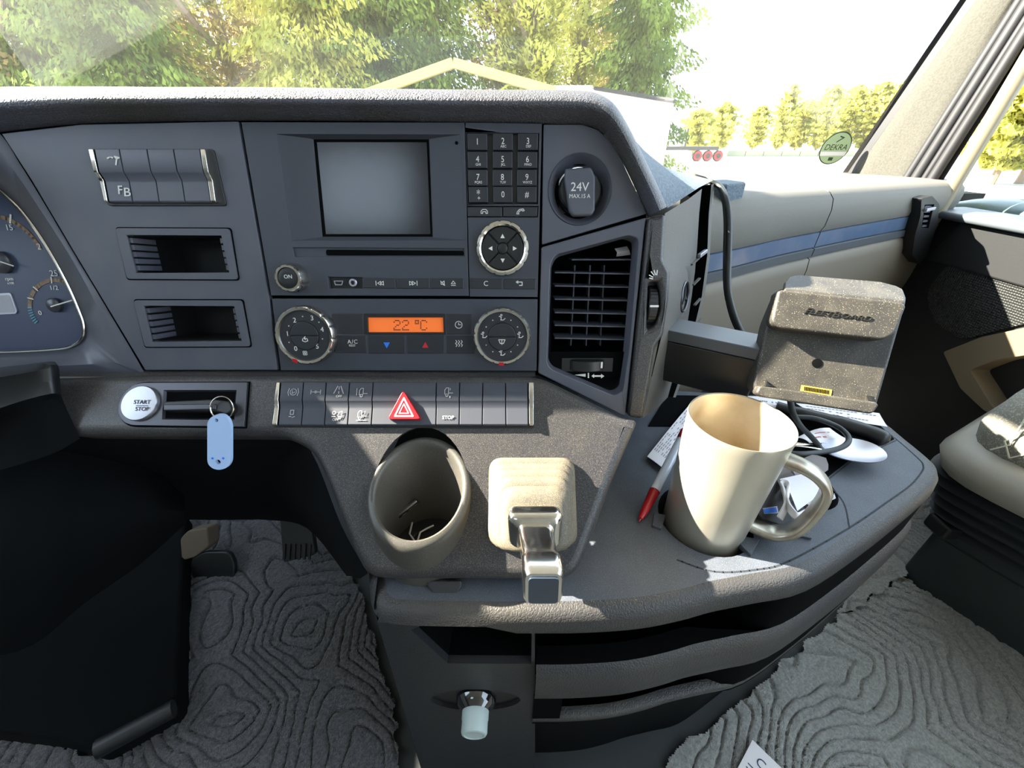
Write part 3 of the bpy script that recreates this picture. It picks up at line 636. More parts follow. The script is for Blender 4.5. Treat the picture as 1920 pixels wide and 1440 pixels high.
# scrap of paper stuck in the vent
sc_ = thing('paper_scrap', 'small crumpled paper scrap stuck behind the top right slats of the air vent', 'paper', PF.mat(PF.hit(1168, 470, -.02)))
mb = MB(PF); a_ = P([(1152, 466), (1178, 461), (1181, 478), (1157, 481)], -.018); mb.loft([[(*a_[0], -.018), (*a_[1], -.022)], [((a_[0][0]+a_[3][0])/2, (a_[0][1]+a_[3][1])/2, -.013), ((a_[1][0]+a_[2][0])/2, (a_[1][1]+a_[2][1])/2, -.017)], [(*a_[3], -.021), (*a_[2], -.016)]], False, True); part(sc_, 'sheet', mb, m_paper)
# vertical trim with its own thumb wheel
trim = thing('vent_trim', 'upright dark trim strip with ribbed thumb wheel at the edge of the centre panel', 'trim', PF.mat(PF.hit(1225, 560)))
outl = P([(1213, 408), (1246, 402), (1243, 440), (1241, 486), (1253, 510), (1251, 560), (1241, 626), (1226, 648), (1217, 700), (1203, 783), (1175, 779), (1190, 640), (1200, 540)])
wh = P([(1213, 530), (1231, 527), (1235, 545), (1234, 585), (1228, 610), (1210, 618)])
mb = MB(PF); mb.plate(outl, [wh], -.02, .006); part(trim, 'strip', mb, m_panel2, bevel=.004, seg=4)
mb = MB(PF); mb.prism(P([(1209, 526), (1236, 524), (1236, 600), (1228, 614), (1207, 621)], -.004), -.012, -.004); part(trim, 'wheel_recess', mb, m_black)
c = P1(1222, 573, .0); mb = MB(PF); mb.lathe((c[0]-.0042, c[1], -.014), (1, 0, 0), [(.0195, 0), (.0208, .001), (.0208, .0075), (.0195, .0085)], 80, notch=lambda i, r: .975 if i % 2 else 1); w_ = part(trim, 'thumb_wheel', mb, m_black)
mb = MB(PF); mb.box((c[0], c[1], .0068), (.0078, .0018, .0008)); part(trim, 'wheel_mark', mb, m_white, par=w_)
mb = MB(PF)
for x0, y0, x1, y1 in ((1224, 523, 1218, 521.5), (1224, 519.5, 1217.5, 516), (1226, 516, 1221, 509.5), (1229, 515, 1226.5, 507), (1231.5, 515.5, 1232.5, 507)): mb.stroke(P([(x0, y0), (x1, y1)], .0062), .0009, .0061)
part(trim, 'legend', mb, m_white)
# star emblem in its round dish
star = thing('star_emblem', 'small dark three-pointed star in a ring on the side of the centre stack', 'emblem', SD.mat(SD.hit(1281, 562)))
c = SD.loc(1279, 556, .003); MBs = MB(SD); r = .017
MBs.lathe((c[0]+.006, c[1]+.004, .0035), (0, 0, 1), [(.028, -.0005), (.0275, .0008), (.020, .0004), (.018, -.0008)], 48, cap=True); part(star, 'dish', MBs, m_side)
MBs = MB(SD); MBs.lathe((c[0], c[1], .004), (0, 0, 1), [(r, 0), (r, .0022), (r*.93, .003), (r*.86, .0022), (r*.86, 0)], 48, cap=False); part(star, 'ring', MBs, m_bezelsil)
MBs = MB(SD); pts = []
for k in range(6):
    a = PI/2+k*PI/3; rr = r*.9 if k % 2 == 0 else r*.16; pts.append((c[0]+rr*math.cos(a), c[1]+rr*math.sin(a)))
MBs.prism(pts, .004, .0062); part(star, 'star', MBs, m_black)

# ---------------------------------------------------------------- instrument cluster
clu = thing('instrument_cluster', 'round-cornered instrument cluster with chrome rim and dark blue dials', 'instrument cluster', PF.mat(PF.hit(60, 520)))
rim = [(-150, 250), (-60, 302), (0, 357), (42, 398), (85, 458), (125, 530), (150, 587), (157, 612), (154, 634), (137, 648), (102, 655), (0, 660), (-150, 660)]
outr = [(-150, 170), (-60, 205), (1, 252), (36, 305), (75, 368), (150, 494), (200, 578), (268, 694), (262, 697), (190, 699), (108, 703), (0, 704), (-150, 704)]
midl = [(-150, 200), (-60, 230), (-10, 275), (30, 325), (70, 385), (130, 478), (175, 560), (228, 672), (205, 680), (150, 684), (105, 686), (0, 690), (-150, 690)]
mb = MB(); mb.loft([cat([PF.hit(*p, -.002) for p in outr], 4), cat([PF.hit(*p, .001) for p in midl], 4), cat([PF.hit(*p, -.014) for p in rim], 4), cat([PF.hit(*p, -.022) for p in rim], 4)]); part(clu, 'bezel', mb, m_panel, ang=50)
mb = MB(); mb.tube(cat([PF.hit(*p, -.012) for p in rim], 5), .0013, 8); part(clu, 'chrome_rim', mb, m_chrome)
mb = MB(PF); mb.prism(P([(-150, 240), (-60, 295), (5, 350), (48, 392), (92, 455), (130, 527), (157, 587), (163, 612), (160, 638), (140, 654), (102, 662), (0, 667), (-150, 667)], -.02), -.024, -.02); part(clu, 'dial_plate', mb, m_cluster)
mb = MB(PF); H = -.0198
def arcpx(cx, cy, r, a0, a1, n=16): return [(cx+r*math.sin(math.radians(a0+(a1-a0)*i/n)), cy-r*math.cos(math.radians(a0+(a1-a0)*i/n))) for i in range(n+1)]
mb.stroke(P(arcpx(-30, 520, 118, -20, 62), H), .0035, H, th=.0003); part(clu, 'gauge_band', mb, m_tan); mb = MB(PF); mb.stroke(P(arcpx(103, 572, 47, -95, 40), H), .0035, H, th=.0003); part(clu, 'gauge_band', mb, m_tan)
mb = MB(PF)
mb.stroke(P([(20, 403), (19, 418)], H+.0004), .0016, H+.0004); mb.text('15', 17, 427, 10.5, H+.0003); mb.text('2', 73, 463, 11, H+.0003); mb.text('25', 101, 513, 11, H+.0003); mb.text('1/2', 101, 540, 8, H+.0003, sx=1.2); mb.text('0', 75, 587, 8, H+.0003, sx=1.2); mb.text('rpm', 17, 523, 6.5, H+.0003); mb.text('x100', 20, 531, 4.5, H+.0003)
for a in (-75, -50, -8): p, q = arcpx(103, 572, 42, a, a, 1)[0], arcpx(103, 572, 53, a, a, 1)[0]; mb.stroke(P([p, q], H+.0004), .001, H+.0004)
part(clu, 'legend', mb, m_white)
mb = MB(PF)
for a in range(-132, -95, 6): p, q = arcpx(103, 572, 44, a, a, 1)[0], arcpx(103, 572, 51, a, a, 1)[0]; mb.stroke(P([p, q], H+.0004), .0009, H+.0004)
part(clu, 'reserve_band', mb, m_teal)
for (hx, hy, hr, tx, ty) in ((6, 492, 20, -60, 470), (106, 572, 13, 136, 563)):
    mb = MB(PF); c = P1(hx, hy, H); kk = PF.mpp(hx, hy, H); mb.lathe((c[0], c[1], H), (0, 0, 1), [(hr*kk, 0), (hr*kk, .003), (hr*.8*kk, .004)], 24); hb = part(clu, 'needle_hub', mb, m_bezelsil)
    mb = MB(PF); mb.stroke(P([(hx-(tx-hx)*.3, hy-(ty-hy)*.3), (tx, ty)], H+.004), .001, H+.0042, th=.0006); part(clu, 'needle', mb, m_white, par=hb)
mb = MB(PF); mb.prism(rnd(P([(-40, 552), (22, 549), (34, 583), (32, 588), (-40, 592)], H), .002), H, H+.001); l_ = part(clu, 'display_frame', mb, m_satin)
mb = MB(PF); mb.prism(rnd(P([(-40, 555), (20, 553), (30, 583), (28, 585), (-40, 588)], H), .002), H+.001, H+.0013); part(clu, 'small_display', mb, m_lcdgrey, par=l_)

# ---------------------------------------------------------------- steering column
col = thing('steering_column_cover', 'black moulded steering column cover at the left edge below the cluster', 'column cover', V((-.45, .25, .5)))
ra = [(-220, 705, .36), (-60, 694, .365), (50, 683, .37), (88, 678, .37), (104, 679, .372)]
rb = [(-220, 720, .33), (-60, 705, .335), (50, 692, .345), (92, 684, .35), (108, 684, .36)]
rc = [(-220, 735, .325), (-60, 716, .33), (50, 699, .34), (95, 690, .35), (111, 692, .36)]
rc2 = [(-220, 760, .33), (-60, 742, .335), (50, 722, .345), (96, 715, .352), (113, 716, .362)]
rd = [(-220, 830, .33), (-60, 785, .335), (40, 752, .345), (97, 738, .350), (114, 740, .358)]
re = [(-220, 850, .35), (-60, 806, .36), (40, 766, .350), (97, 748, .354), (120, 756, .358)]
rf = [(-220, 960, .36), (-60, 900, .36), (40, 870, .36), (105, 848, .361), (150, 822, .363)]
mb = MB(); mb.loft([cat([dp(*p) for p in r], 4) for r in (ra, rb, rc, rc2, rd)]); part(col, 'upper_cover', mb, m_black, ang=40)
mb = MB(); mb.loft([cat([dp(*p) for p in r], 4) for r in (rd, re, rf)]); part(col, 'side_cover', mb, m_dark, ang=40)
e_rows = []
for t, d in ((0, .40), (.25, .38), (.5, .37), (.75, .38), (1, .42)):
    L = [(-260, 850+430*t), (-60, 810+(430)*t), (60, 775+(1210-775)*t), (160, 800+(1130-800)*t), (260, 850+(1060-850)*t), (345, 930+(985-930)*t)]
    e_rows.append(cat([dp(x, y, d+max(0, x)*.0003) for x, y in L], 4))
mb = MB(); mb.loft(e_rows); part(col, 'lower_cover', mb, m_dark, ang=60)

# ---------------------------------------------------------------- start / stop and key
su = thing('starter_unit', 'dark satin ignition panel with round silver start button', 'ignition panel', FF.mat(FF.hit(345, 758)))
F1 = FF.loc; k = FF.mpp(268, 758)
c = F1(268, 758); pl = [(c[0]+40*k*math.cos(a), c[1]+40.5*k*math.sin(a)) for a in [PI/2+i*PI/16 for i in range(17)]]
body = [F1(467, 718), F1(461, 801)]; poly = [body[0]]+pl+[body[1]]
mb = MB(FF); mb.prism([(p[0]+(.0012 if p[0] > c[0]+.03 else -.0008), p[1]+(.0012 if p[1] > c[1] else -.0012)) for p in poly], -.003, .0006); part(su, 'gap', mb, m_void)
mb = MB(FF); kp = FF.locs([(312, 733), (447, 733), (443, 788), (309, 787)])
mb.plate(poly, [kp], -.003, .0028); part(su, 'bezel', mb, m_bezelsil, bevel=.0012, seg=3)
mb = MB(FF); mb.loft([[(u, v, .0026) for u, v in kp], [(u, v, -.006) for u, v in FF.locs([(330, 745), (438, 745), (434, 778), (328, 777)], -.006)]], True, True); mb.add([(u, v, -.006) for u, v in FF.locs([(330, 745), (438, 745), (434, 778), (328, 777)], -.006)], [(0, 1, 2, 3)]); part(su, 'key_recess', mb, m_bezelsil)
mb = MB(FF); cb = F1(271, 758); mb.lathe((cb[0], cb[1], 0), (0, 0, 1), [(33*k, 0), (33*k, .005), (31.5*k, .0062), (22*k, .0066), (1*k, .0067)], 48); b_ = part(su, 'start_button', mb, m_satin, label='round silver start button')
mb = MB(FF); mb.text('START', 266, 754, 7.5, .0070); mb.text('STOP', 266, 767, 7.5, .0070); mb.stroke(FF.locs([(255, 760.5), (277, 760.5)], .0070), .0006, .0069); part(su, 'legend', mb, m_dark_print, par=b_)
ky = thing('ignition_key', 'black key fob lying sideways in the ignition slot', 'key', FF.mat(FF.hit(370, 762)))
mb = MB(FF); mb.prism(rnd(FF.locs([(306, 752), (400, 748), (432, 752), (438, 768), (425, 778), (405, 772), (306, 770)], .010), .003), -.004, .010); part(ky, 'fob', mb, m_black, bevel=.002, seg=3)
mb = MB(FF); mb.prism(FF.locs([(306, 758), (404, 757), (404, 768), (306, 770)], .0115), .008, .0115); part(ky, 'fob_edge', mb, m_bezelsil, bevel=.0012)
c = F1(416, 765, .012); mb = MB(FF); mb.tube([(c[0]+21*k*math.cos(a), c[1]+20*k*math.sin(a), .012+.003*math.sin(a)) for a in [i*2*PI/32 for i in range(33)]], .0006, 6, local=True); part(ky, 'key_ring', mb, m_chrome)
tg = thing('key_tag', 'pale blue plastic key tag hanging from the ignition key', 'key tag', FF.mat(FF.hit(412, 828, .014)))
TG = Frame(FF.hit(412, 828, .013), (1, 0, 0), (-.03, .35, 1))
h1 = TG.loc(408, 787); h2 = TG.loc(411, 865); kk = TG.mpp(412, 828)
tl = TG.locs([(391, 800), (391, 862), (393, 870), (402, 878), (414, 880), (428, 876), (435, 865), (435, 797), (431, 785), (421, 776), (407, 776), (396, 783), (391, 792)])
mb = MB(TG); mb.plate(rnd(tl, .004), [circ(h1[0], h1[1], 3.5*kk, 14), circ(h2[0], h2[1], 5*kk, 16)], -.0015, .0015); part(tg, 'tag_body', mb, m_tagblue)
for x in (401, 421):
    p = TG.loc(x, 858); mb = MB(TG); mb.lathe((p[0], p[1], .0012), (0, 0, 1), [(.001, 0), (.001, .0006)], 10); part(tg, 'rivet', mb, m_blueprint)

# ---------------------------------------------------------------- lower switch bank
bk2 = thing('switch_bank', 'long bank of two-row switches with a red hazard button and chrome ends', 'switch bank', FF.mat(FF.hit(760, 760)))
mb = MB(FF); mb.prism(rnd(FF.locs([(521, 715), (1003, 718), (1003, 803), (512, 801)], .001), .003), -.004, .001); part(bk2, 'housing', mb, m_black, bevel=.0005)
xt = [532, 574, 616, 659, 703, 820, 863, 906, 948, 989]; xb = [526, 569, 612, 655, 699, 819, 862, 905, 949, 990]
sw = []
for i in range(9): sw.append(part(bk2, 'switch', rocker(FF, (xt[i], xb[i]), (xt[i+1], xb[i+1]), 719, 799, .0050, .0034), m_radio, bevel=.0003))
for l, r in (((524, 515), (532, 526)), ((990, 991), (1001, 1001))): part(bk2, 'chrome_end', rocker(FF, l, r, 719, 799, .0058, .0045), m_chrome, bevel=.0005, label='chrome end piece')
truck = [['c', (-6, 5), (-6, -3), (-3, -7), (1, -7), (1, 5)], ['o', -2, 7, 2.3], [(1, 3), (9, 3)]]
HU, HL = .0058, .0046
def lg(i, x, y, strokes, h, wd=1.25, tx=None):
    mb = MB(FF)
    if strokes: mb.icon(x, y, 1, strokes, h, wd)
    for t in tx or []: mb.text(*t[:4], h)
    part(bk2, 'legend', mb, m_grey_print if not tx or tx[0][0] != 'STOP' else m_white, par=sw[i])
lg(0, 550, 735, [['o', 0, 0, 6], [(-8, -7), (-10, 0), (-8, 7)], [(8, -7), (10, 0), (8, 7)], [(-2, -3), (-2, 3), (3, 0)]], HU)
lg(1, 592, 735, [[(-9, -4), (-9, 4)], [(9, -4), (9, 4)], [(-9, 0), (9, 0)], ['o', 0, 0, 2]], HU)
lg(2, 635.5, 732, [[(-9, 6), (-3, -8)], [(9, 6), (3, -8)], [(0, 6), (0, 2)], [(0, -2), (0, -7)]], HU, 1.6, [('OFF', 635.5, 743, 4.5)])
lg(3, 680, 735, truck+[[(-11, -7), (-11, 6)]], HU)
lg(0, 547, 777, [['c', (-3, -8), (3, -8), (3, 0), (-3, 0)], [(-5, 4), (-1, 4)], [(1, 6), (6, 4)]], HL, 1.4)
lg(2, 633, 777, [['o', -7, -3, 3], [(-11, 4), (-4, 4)], ['c', (1, 4), (2, -4), (8, -6), (8, 4)], ['o', 5, 6, 2]], HL, 1.25, [('OFF', 629, 787, 5)])
lg(3, 677, 777, truck+[[(-8, 11), (10, 11)], [(7, 0), (7, -6)]], HL)
lg(5, 840, 734, truck+[[(4, -3), (4, -6)], [(4, 9), (4, 12)]], HU, 1.5)
lg(5, 840, 783, None, HL, 1, [('STOP', 840, 783, 6.5)])
mb = MB(FF); mb.prism(rnd(FF.locs([(757, 730), (792, 788), (726, 788)], .006), .004, 5), .002, .0085, .93); hz = part(bk2, 'hazard_button', mb, m_red, bevel=.0012, seg=3, label='red triangular hazard button')
mb = MB(FF)
for q, wd in ((1.0, .0014), (.52, .0009)): mb.stroke(FF.locs([(757+(x-757)*q, 769+(y-769)*q) for x, y in ((757, 746), (774, 780), (740, 780))], .009), wd, .0086, True)
part(bk2, 'legend', mb, mat('pink_print', lin(235, 190, 195), .5), par=hz)

# ---------------------------------------------------------------- cup holder in the fascia
cup = thing('cup_holder', 'empty round dark cup holder with a slanted dusty rim', 'cup holder', V((CUP.x, CUP.y, .42)))
m_cuprim = mat('cup_rim', lin(66, 64, 60), .42, bump=('n', 1800, .2, .0002), dust=(DUSTC, 1800, .62, .2))
def rimz(y): return .5035+(y-CUP.y)*.50
n = 56; rows = []
def ring(r, z=None, dz=0): return [V((CUP.x+r*math.cos(2*PI*k/n), CUP.y+r*math.sin(2*PI*k/n), (rimz(CUP.y+r*math.sin(2*PI*k/n))+dz) if z is None else z)) for k in range(n)]
mb = MB(); mb.loft([ring(.0425, .40), ring(.0446, dz=-.005), ring(.0440, dz=-.002), ring(.0422, dz=0), ring(.0395, dz=.0006), ring(.0376, dz=-.001), ring(.0368, dz=-.004), ring(.0345, .424)], True); part(cup, 'body', mb, m_cuprim, ang=50)
mb = MB(); mb.loft([ring(.0351, .424), ring(.030, .4235), ring(.029, .425), ring(.0215, .425), ring(.0205, .4238), ring(.0125, .4238), ring(.012, .425), ring(.0005, .425)], True); part(cup, 'base', mb, m_black, ang=30)
o = solo('cigarette_stub', (lambda q: q.tube([dp(738, 974, .392), dp(775, 945, .392), dp(783, 939, .392)], [.0028, .0029, .0026], 12))(MB()), m_clearpen, 'short shiny metal tube lying in the cup holder', 'tube', dp(755, 958, .392)); o.name = 'metal_tube'; o.data.materials[0] = m_chrome
for path, lb in (([(773, 980), (768, 1001), (777, 1014)], 'bent white wire scrap on the left in the cup holder bottom'), ([(783, 1014), (788, 998), (800, 991), (813, 985)], 'bent white wire scrap on the right in the cup holder bottom')):
    mb = MB(); mb.tube([onz(x, y, .427) for x, y in path], .0009, 6); solo('wire_scrap', mb, m_paper, lb, 'wire', onz(*path[1], .427), 'wire scraps in the cup holder')

# ---------------------------------------------------------------- gear lever
gl = thing('gear_lever', 'chrome gear lever rising from a ribbed dusty rubber boot', 'gear lever', FF.mat(FF.hit(1000, 950)))
m_boot = mat('boot_rubber', lin(78, 73, 64), .6, bump=('n', 1500, .3, .0003), dust=(DUSTC, 1800, .56, .3), var=(lin(94, 88, 74), 50, .4, .7))
gd = V((0, -.98, .21)).normalized()
def rrect(cx, cy, cz_px, w, hgt, h, r=.012, fr=FF):
    c = fr.loc(cx, cy, h); return [(u, v, h) for u, v in rnd([(c[0]-w/2, c[1]-hgt/2), (c[0]+w/2, c[1]-hgt/2), (c[0]+w/2, c[1]+hgt/2), (c[0]-w/2, c[1]+hgt/2)], r, 5)]
mb = MB(FF); rows = []
bt = [(998, 938, .074, .072, -.002), (998, 939, .075, .073, .004), (998, 940, .072, .070, .0065), (998, 944, .067, .065, .007), (998, 946, .071, .068, .010), (998, 947, .069, .066, .0135), (998, 951, .063, .060, .014), (998, 953, .067, .063, .0175), (999, 955, .064, .060, .0205), (999, 960, .057, .054, .021), (1000, 962, .061, .057, .025), (1000, 965, .058, .054, .028), (1001, 969, .051, .047, .0285), (1002, 972, .054, .049, .032), (1002, 978, .048, .044, .035), (1002, 984, .040, .036, .036)]
for cx_, cy_, w_, h_, hh in bt: rows.append(rrect(cx_, cy_, 0, w_, h_, hh))
mb.loft(rows, True, True, True); part(gl, 'boot', mb, m_boot, ang=75)
GF = Frame(dp(1003, 1000, .303), (1, 0, 0), (0, .21, .98))     # across the lever
def grect(w, hgt, h, dv=0, r=.006, du=0): return [(u+du, v+dv, h) for u, v in rnd([(-w/2, -hgt/2), (w/2, -hgt/2), (w/2, hgt/2), (-w/2, hgt/2)], r, 5)]
mb = MB(GF); mb.loft([grect(.040, .034, -.010), grect(.041, .035, -.002), grect(.038, .032, .001), grect(.030, .025, .003)], True, True, True); part(gl, 'collar', mb, m_chrome, ang=50)
mb = MB(GF); mb.loft([grect(.027, .022, .0), grect(.025, .021, .014, 0, .006, .001), grect(.0245, .020, .026, -.001, .006, .002), grect(.0265, .024, .029, -.002, .006, .0025), grect(.027, .026, .033, -.003, .006, .003), grect(.026, .0275, .044, -.0045, .005, .003), grect(.0235, .0255, .047, -.005, .005, .003)], True, True, True); part(gl, 'handle', mb, m_chrome, ang=40)
mb = MB(GF); mb.loft([grect(.0200, .0215, .0465, -.0055, .003, .003), grect(.0195, .0210, .0482, -.0055, .003, .003)], True, True, True); part(gl, 'end_plate', mb, mat('end_plate', lin(42, 52, 64), .2, coat=.5), label='dark glossy end plate')
# ---------------------------------------------------------------- centre console with tray
con = thing('centre_console', 'grained grey console below the gear lever with tray top, slots and drawer', 'console', V((.15, .3, 0)))
CF = Frame((0, .182, .3), (1, 0, 0), (0, 0, 1))
TZ = Frame((0, 0, .43), (1, 0, 0), (0, 1, 0))
lip = [(697, 1010), (698, 1050), (700, 1090), (706, 1122), (724, 1140), (765, 1146), (850, 1148), (930, 1149), (1010, 1149), (1100, 1148), (1200, 1141), (1280, 1126), (1340, 1110), (1417, 1095), (1517, 1073), (1620, 1008), (1700, 946), (1742, 910), (1757, 893), (1759, 880), (1748, 862), (1700, 822), (1640, 778), (1560, 757), (1480, 740)]
LP = cat([onz(x, y, .43) for x, y in lip], 4)
def normals(pl):
    out = []
    for i in range(len(pl)):
        t = pl[min(i+1, len(pl)-1)]-pl[max(i-1, 0)]; out.append(V((t.y, -t.x, 0)).normalized())
    return out
NP = normals(LP)
s0 = 8*4          # station at the divider
def ff(i):
    t = i/4; return 1 if t < 12 else max(0, 1-(t-12)/1.6)
MUGC = V((.196, .276, 0)); CUP2 = onz(1503, 912, .43)
outer = [(p.x+n.x*-.0095, p.y+n.y*-.0095) for p, n in zip(LP, NP)] + [(.22, .52), (.06, .50), (.03, .22), (-.06, .208), (-.105, .215)]
mb = MB(TZ); mb.plate(outer, [circ(MUGC.x, MUGC.y, .0452, 36), circ(CUP2.x, CUP2.y, .034, 30)], -.004, 0); part(con, 'tray_top', mb, m_tray)
for c_, r_ in ((MUGC, .0452), (CUP2, .034)):
    mb = MB(TZ); mb.lathe((c_.x, c_.y, -.001), (0, 0, 1), [(r_, 0), (r_*.97, -.036), (.001, -.036)], 36, cap=False); part(con, 'cup_well', mb, m_black)
def grip(i):
    t = i/4; return max(0, min(1, (t-8.75)/.2))*ff(i)
def prof_rows(prof, i0=0, i1=None, ff=ff):
    rows = []
    for o_, z, k_ in prof:
        rows.append([V((p.x+n.x*(o_*(ff(j+i0) if k_ else 1)+(0 if not k_ else .004*(1-ff(j+i0)))), p.y+n.y*(o_*(ff(j+i0) if k_ else 1)+(0 if not k_ else .004*(1-ff(j+i0)))), z)) for j, (p, n) in enumerate(zip(LP[i0:i1], NP[i0:i1]))])
    return rows
band = [(-.010, .43, 0), (-.004, .4292, 0), (.0005, .4265, 0), (.0035, .421, 0), (.0045, .413, 0), (.005, .408, 0), (.003, .405, 0)]
mb = MB(); mb.loft([[p+V((0, 0, (.010 if z_ < .41 else .006 if z_ < .42 else 0)*max(0, min(1, (s0-2-j)/3)))) for j, p in enumerate(r)] for (_, z_, _k), r in zip(band, prof_rows(band))]); part(con, 'rim_band', mb, m_console, ang=60)
mb = MB(); mb.loft(prof_rows([(.003, .405, 0), (-.12, .403, 1), (-.12, .29, 1), (-.014, .29, 1), (-.012, .352, 1), (.004, .3525, 0)], s0)); part(con, 'long_slot', mb, m_void, ang=50)
mb = MB(); mb.loft(prof_rows([(.004, .352, 0), (.009, .347, 0), (.011, .335, 0), (.011, .31, 0), (.009, .295, 0), (.006, .288, 0), (.002, .285, 0)], s0)); dr = part(con, 'drawer', mb, m_console, ang=60)
mb = MB(); mb.loft(prof_rows([(-.002, .285, 0), (-.04, .283, 1), (-.04, .22, 1), (-.008, .22, 1), (-.006, .2345, 0)], s0, ff=grip)); part(con, 'drawer_grip', mb, m_void, ang=50, par=dr)
mb = MB(); mb.loft(prof_rows([(-.006, .2345, 0), (.002, .235, 0), (.005, .232, 0), (.004, .224, 0), (-.008, .216, 0)], s0)); part(con, 'drawer_lip', mb, m_console, ang=60, par=dr)
mb = MB(); mb.loft(prof_rows([(-.008, .216, 0), (-.014, .20, 0), (-.03, .05, 0), (-.034, 0, 0)], s0)); part(con, 'base_skirt', mb, m_dark, ang=50)
# left front panel with cubby and bottle holder
ol = CF.locs([(1003, 1149), (1003, 1380), (1003, 1475), (806, 1475), (792, 1440), (745, 1280), (700, 1130), (697, 1098)]); ol = [(u, min(v, .1175)) for u, v in ol]
cub = CF.locs([(772, 1174), (800, 1162), (988, 1169), (997, 1180), (996, 1238), (840, 1237)])
bc = CF.loc(892, 1306); kk = CF.mpp(892, 1306)
bh = [(bc[0]+84*kk*math.cos(a), bc[1]+(44 if math.sin(a) > 0 else 46)*kk*math.sin(a)*abs(math.sin(a))**.15) for a in [i*2*PI/40 for i in range(40)]]
mb = MB(CF); mb.plate(ol, [cub, bh], -.006, .003); part(con, 'front_panel', mb, m_console2)
mb = MB(CF); cc = [(u*.96+.04*cub[3][0], v) for u, v in cub]; mb.loft([[(u, v, -.004) for u, v in cub], [(u, v, -.07) for u, v in cc]], True, True); mb.add([(u, v, -.07) for u, v in cc], [tuple(range(6))]); part(con, 'cubby', mb, m_void)
mb = MB(CF); mb.loft([[(u, v, -.001) for u, v in bh], [(bc[0]+(u-bc[0])*.85, bc[1]+(v-bc[1])*.85, -.02) for u, v in bh], [(bc[0]+(u-bc[0])*.6, bc[1]+(v-bc[1])*.8, -.05) for u, v in bh]], True, True, True); part(con, 'bottle_holder', mb, m_black, ang=60)
xl = CF.w(*CF.loc(697, 1100)); zl = CF.w(*CF.loc(806, 1475))
mb = MB(); mb.loft([[V((-.116, .188, .425)), V((-.116, .30, .50)), V((-.10, .62, .50))], [V((-.118, .184, .2)), V((-.118, .4, .2)), V((-.10, .7, .2))], [V((-.121, .184, 0)), V((-.121, .4, 0)), V((-.10, .9, 0))]]); part(con, 'side_panel', mb, m_dark, ang=30)
mb = MB(CF); g = CF.loc(1006, 1150); g2 = CF.loc(1006, 1365); mb.box((g[0]-.0004, (g[1]+g2[1])/2, -.002), (.0022, abs(g[1]-g2[1]), .003)); part(con, 'seam', mb, m_void)
mb = MB(TZ); gr = [onz(x, y, .43) for x, y in ((1640, 793), (1681, 824), (1722, 860), (1731, 873), (1728, 885), (1707, 910), (1660, 944), (1592, 990), (1480, 1052), (1420, 1068), (1340, 1072), (1270, 1050))]
mb.stroke([(p.x, p.y) for p in cat(gr, 5)], .0016, -.0002, th=.0004)
gr2 = [onz(x, y, .43) for x, y in ((1540, 900), (1566, 922), (1584, 948), (1592, 987))]; mb.stroke([(p.x, p.y) for p in cat(gr2, 5)], .0014, -.0002, th=.0004)
gr3 = [onz(x, y, .43) for x, y in ((1545, 905), (1600, 862), (1680, 826))]; mb.stroke([(p.x, p.y) for p in gr3], .0014, -.0002, th=.0004); part(con, 'tray_groove', mb, m_groove)
mb = MB(TZ)
bp = [onz(x, y, .43) for x, y in ((1250, 742), (1480, 745), (1640, 790), (1676, 824), (1600, 858), (1545, 900), (1460, 850), (1290, 800), (1215, 800))]
mb.prism([(p.x, p.y) for p in bp], .0001, .0012); part(con, 'tray_dark_sheet', mb, m_void)  # flat dark sheet in place of the shaded back compartment
for pts in ([(1392, 1006), (1424, 1012), (1408, 1042), (1386, 1020)], [(1226, 962), (1248, 966), (1240, 992), (1222, 986)], [(1500, 990), (1524, 1000), (1522, 1010), (1490, 1004)]):
    mb = MB(TZ); q = [onz(x, y, .432) for x, y in pts]; mb.prism([(p.x, p.y) for p in q], -.003, .003); part(con, 'cup_fin', mb, m_tray, bevel=.0006)
# latch tab under the lever fascia
mb = MB(FF); mb.prism(FF.locs([(800, 1088), (866, 1088), (866, 1099), (852, 1124), (843, 1129), (824, 1127), (814, 1120), (801, 1099)], -.013), -.018, -.013); part(con, 'latch_tab', mb, m_console2, bevel=.002)

# small bottle in its holder
bt = thing('small_bottle', 'small dark glass bottle with pale grey cap lying in the console holder', 'bottle', CF.w(bc[0], bc[1], 0))
bx, bz = bc[0]+.0005, bc[1]-.004
mb = MB(CF); mb.lathe((bx, bz, -.045), (0, 0, 1), [(.001, 0), (.021, .001), (.0215, .036), (.0208, .046), (.0180, .0525), (.0135, .0560), (.0125, .059)], 36); part(bt, 'glass_body', mb, m_bottle, ang=60)
mb = MB(CF); mb.lathe((bx, bz, .008), (0, 0, 1), [(.0125, 0), (.0135, .0005), (.0133, .010), (.0128, .011), (.0128, .020), (.0118, .022), (.010, .0225), (.0098, .0215), (.001, .0215)], 40); part(bt, 'cap', mb, m_cap, ang=35)

# ---------------------------------------------------------------- mug
mug = thing('metal_mug', 'tall cream metallic mug with angular stained handle standing in the tray', 'mug', V((MUGC.x, MUGC.y, .396)))
mb = MB(); mb.lathe(MUGC, (0, 0, 1), [(0.0010, .3945), (0.0352, .3945), (0.0371, .397), (0.0381, .42), (0.0399, .48), (0.0415, .525), (0.0420, .545), (0.0425, .553), (0.0421, .5548), (0.0410, .5542)], 72, local=False, cap=False); part(mug, 'body', mb, m_mug, ang=60)
mb = MB(); mb.lathe(MUGC, (0, 0, 1), [(0.0411, .5542), (0.0402, .550), (0.0393, .53), (0.0376, .47), (0.0357, .41), (0.0320, .402), (0.0010, .401)], 72, local=False, cap=False); part(mug, 'inside', mb, m_mug_in, ang=60)
mb = MB(); mb.lathe(MUGC, (0, 0, 1), [(0.0010, .475), (0.0374, .475)], 48, local=False, cap=False); part(mug, 'coffee', mb, m_coffee)
